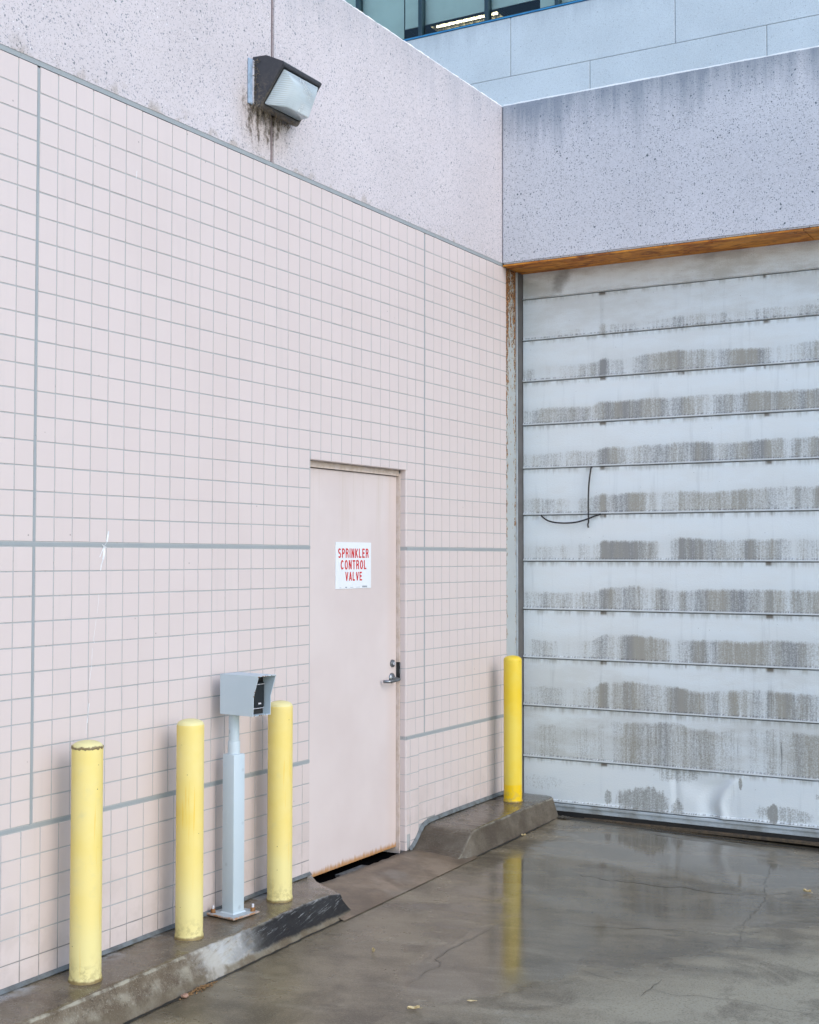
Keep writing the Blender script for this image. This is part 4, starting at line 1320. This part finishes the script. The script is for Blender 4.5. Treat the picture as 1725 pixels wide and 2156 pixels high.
for k in range(120):
    x = .36+abs(random.gauss(0, .03)); y = .12+random.gauss(0, .028); s_ = random.uniform(.003, .008)
    bm = bmesh.new(); bmesh.ops.create_icosphere(bm, subdivisions=1, radius=s_)
    lit.bm(bm, 0, 0, Matrix.Translation((x, y, gz(x, y)+.004+random.random()*.012)) @ Matrix.Rotation(random.random()*6, 4, 'Z') @ Matrix.Diagonal((1.6, .8, .4, 1)))
tag(lit.build('leaf_litter', MT['crack']), 'dark wet debris caught in the corner between short kerb and garage door', 'leaf litter', kind='stuff')
pb = MB(); bm = bmesh.new(); bmesh.ops.create_icosphere(bm, subdivisions=2, radius=.017)
for v in bm.verts: v.co = Vector((v.co.x*.9, v.co.y*1.05, v.co.z*.55 + .3*abs(v.co.y)))*random.uniform(.9, 1.08)
pb.bm(bm, 0, 0, Matrix.Translation((.388, -3.705, gz(.388, -3.705)+.008)))
tag(pb.build('curled_leaf', MT['pebble'], smooth=True), 'curled pinkish brown leaf beside the heap of crumbs in the gutter', 'leaf')

# ------------------------------------------------------------------ office building behind
of = wempty('office_building', (-3, 9, 0), 'pale bluish concrete office block with teal windows behind the parapets', 'building')
YO = 9.0
mb = MB()
g_ = .0055
def panel(x0, x1, z0, z1, bv=.006): mb.box((x0+g_, YO, z0+g_*.7), (x1-g_, YO+.2, z1-g_*.7), bev=bv)
for k in range(-11, 6):
    panel(-4.26+2.44*k, -4.26+2.44*(k+1), 8.548, 9.405)
    panel(-3.045+2.45*k, -3.045+2.45*(k+1), 7.2, 8.548)
    panel(-3.045+2.45*k, -3.045+2.45*(k+1), 11.3, 13.2)
    panel(-4.26+2.44*k, -4.26+2.44*(k+1), 13.2, 15.0)
panel(-31, 12, 3.9, 7.2)
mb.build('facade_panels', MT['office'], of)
mb = MB(); mb.box((-31, YO+.006, 3.9), (12, YO+.18, 9.39)); mb.box((-31, YO+.006, 11.32), (12, YO+.18, 14.95)); mb.build('panel_backing', MT['joint'], of)
mb = MB(); mb.box((-31, YO+.2, 9.2), (12, YO+8, 9.38)); mb.box((-31, YO+.2, 11.21), (12, YO+8, 11.3)); mb.box((-31, YO+8, 3.9), (12, YO+8.2, 15)); mb.box((-31.2, YO, 3.9), (-31, YO+8.2, 15)); mb.box((12, YO, 3.9), (12.2, YO+8.2, 15)); mb.box((-31, YO+.2, 14.9), (12, YO+8, 15))
mb.build('floor_slabs', MT['room'], of)
mb = MB()
for i in range(40):
    for j in range(10):
        x0 = -16+.62*i; yy = YO+.9+.62*j
        mb.box((x0+.008, yy+.008, 11.17), (x0+.612, yy+.612, 11.20))
mb.build('ceiling_tiles', MT['ceil'], of)
WB = 1.108
for k in range(-23, 13):
    x0 = -4.66 + WB*k; x1 = x0+WB
    mb = MB(); mb.box((x0-.030, YO+.02, 9.43), (x0+.030, YO+.14, 11.28), bev=.003); mb.box((x0+.030, YO+.03, 9.43), (x1-.030, YO+.12, 9.455)); mb.box((x0+.030, YO+.03, 11.22), (x1-.030, YO+.12, 11.28))
    wf = mb.build('window', MT['mull'], of)
    mb = MB(); mb.face([(x0+.03, YO+.08, 9.455), (x1-.03, YO+.08, 9.455), (x1-.03, YO+.08, 11.22), (x0+.03, YO+.08, 11.22)]); mb.build('pane', MT['glass'], wf, off=of.location)
mb = MB(); mb.box((-31, YO-.012, 9.407), (12, YO+.2, 9.428)); mb.build('sill_flashing', MT['sillblue'], of)
for (xa, xb, zb) in ((-31, -6.14, 9.43), (-6.12, -3.90, 9.665), (-3.88, -1.3, 9.43), (-1.28, 12, 9.9)):
    mb = MB(); mb.box((xa, YO+.19, zb), (xb, YO+.196, 11.18)); mb.box((xa, YO+.185, zb), (xb, YO+.20, zb+.018))
    mb.build('roller_blind', MT['blind'], of)
lx, ly = -6.78, 12.62
cl = wempty('ceiling_light', (lx, ly, 11.16), 'lit fluorescent ceiling light with louvers seen through the office window', 'ceiling light')
mb = MB(); mb.box((lx-.68, ly-.30, 11.135), (lx+.68, ly+.30, 11.165)); mb.build('light_pan', MT['louver'], cl)
mb = MB()
for k in range(10): mb.box((lx-.66+k*.1465, ly-.28, 11.09), (lx-.652+k*.1465, ly+.28, 11.134))
for yy in (-.29, -.01, .28): mb.box((lx-.66, ly+yy, 11.088), (lx+.66, ly+yy+.008, 11.134))
mb.build('louver_grid', MT['louver'], cl)
mb = MB()
for yy in (-.15, .14): mb.tube([(lx-.6, ly+yy, 11.118), (lx+.6, ly+yy, 11.118)], .014, 8)
mb.build('fluorescent_tube', MT['lit'], cl)

for o in bpy.data.objects:
    if '_world' in o: del o['_world']
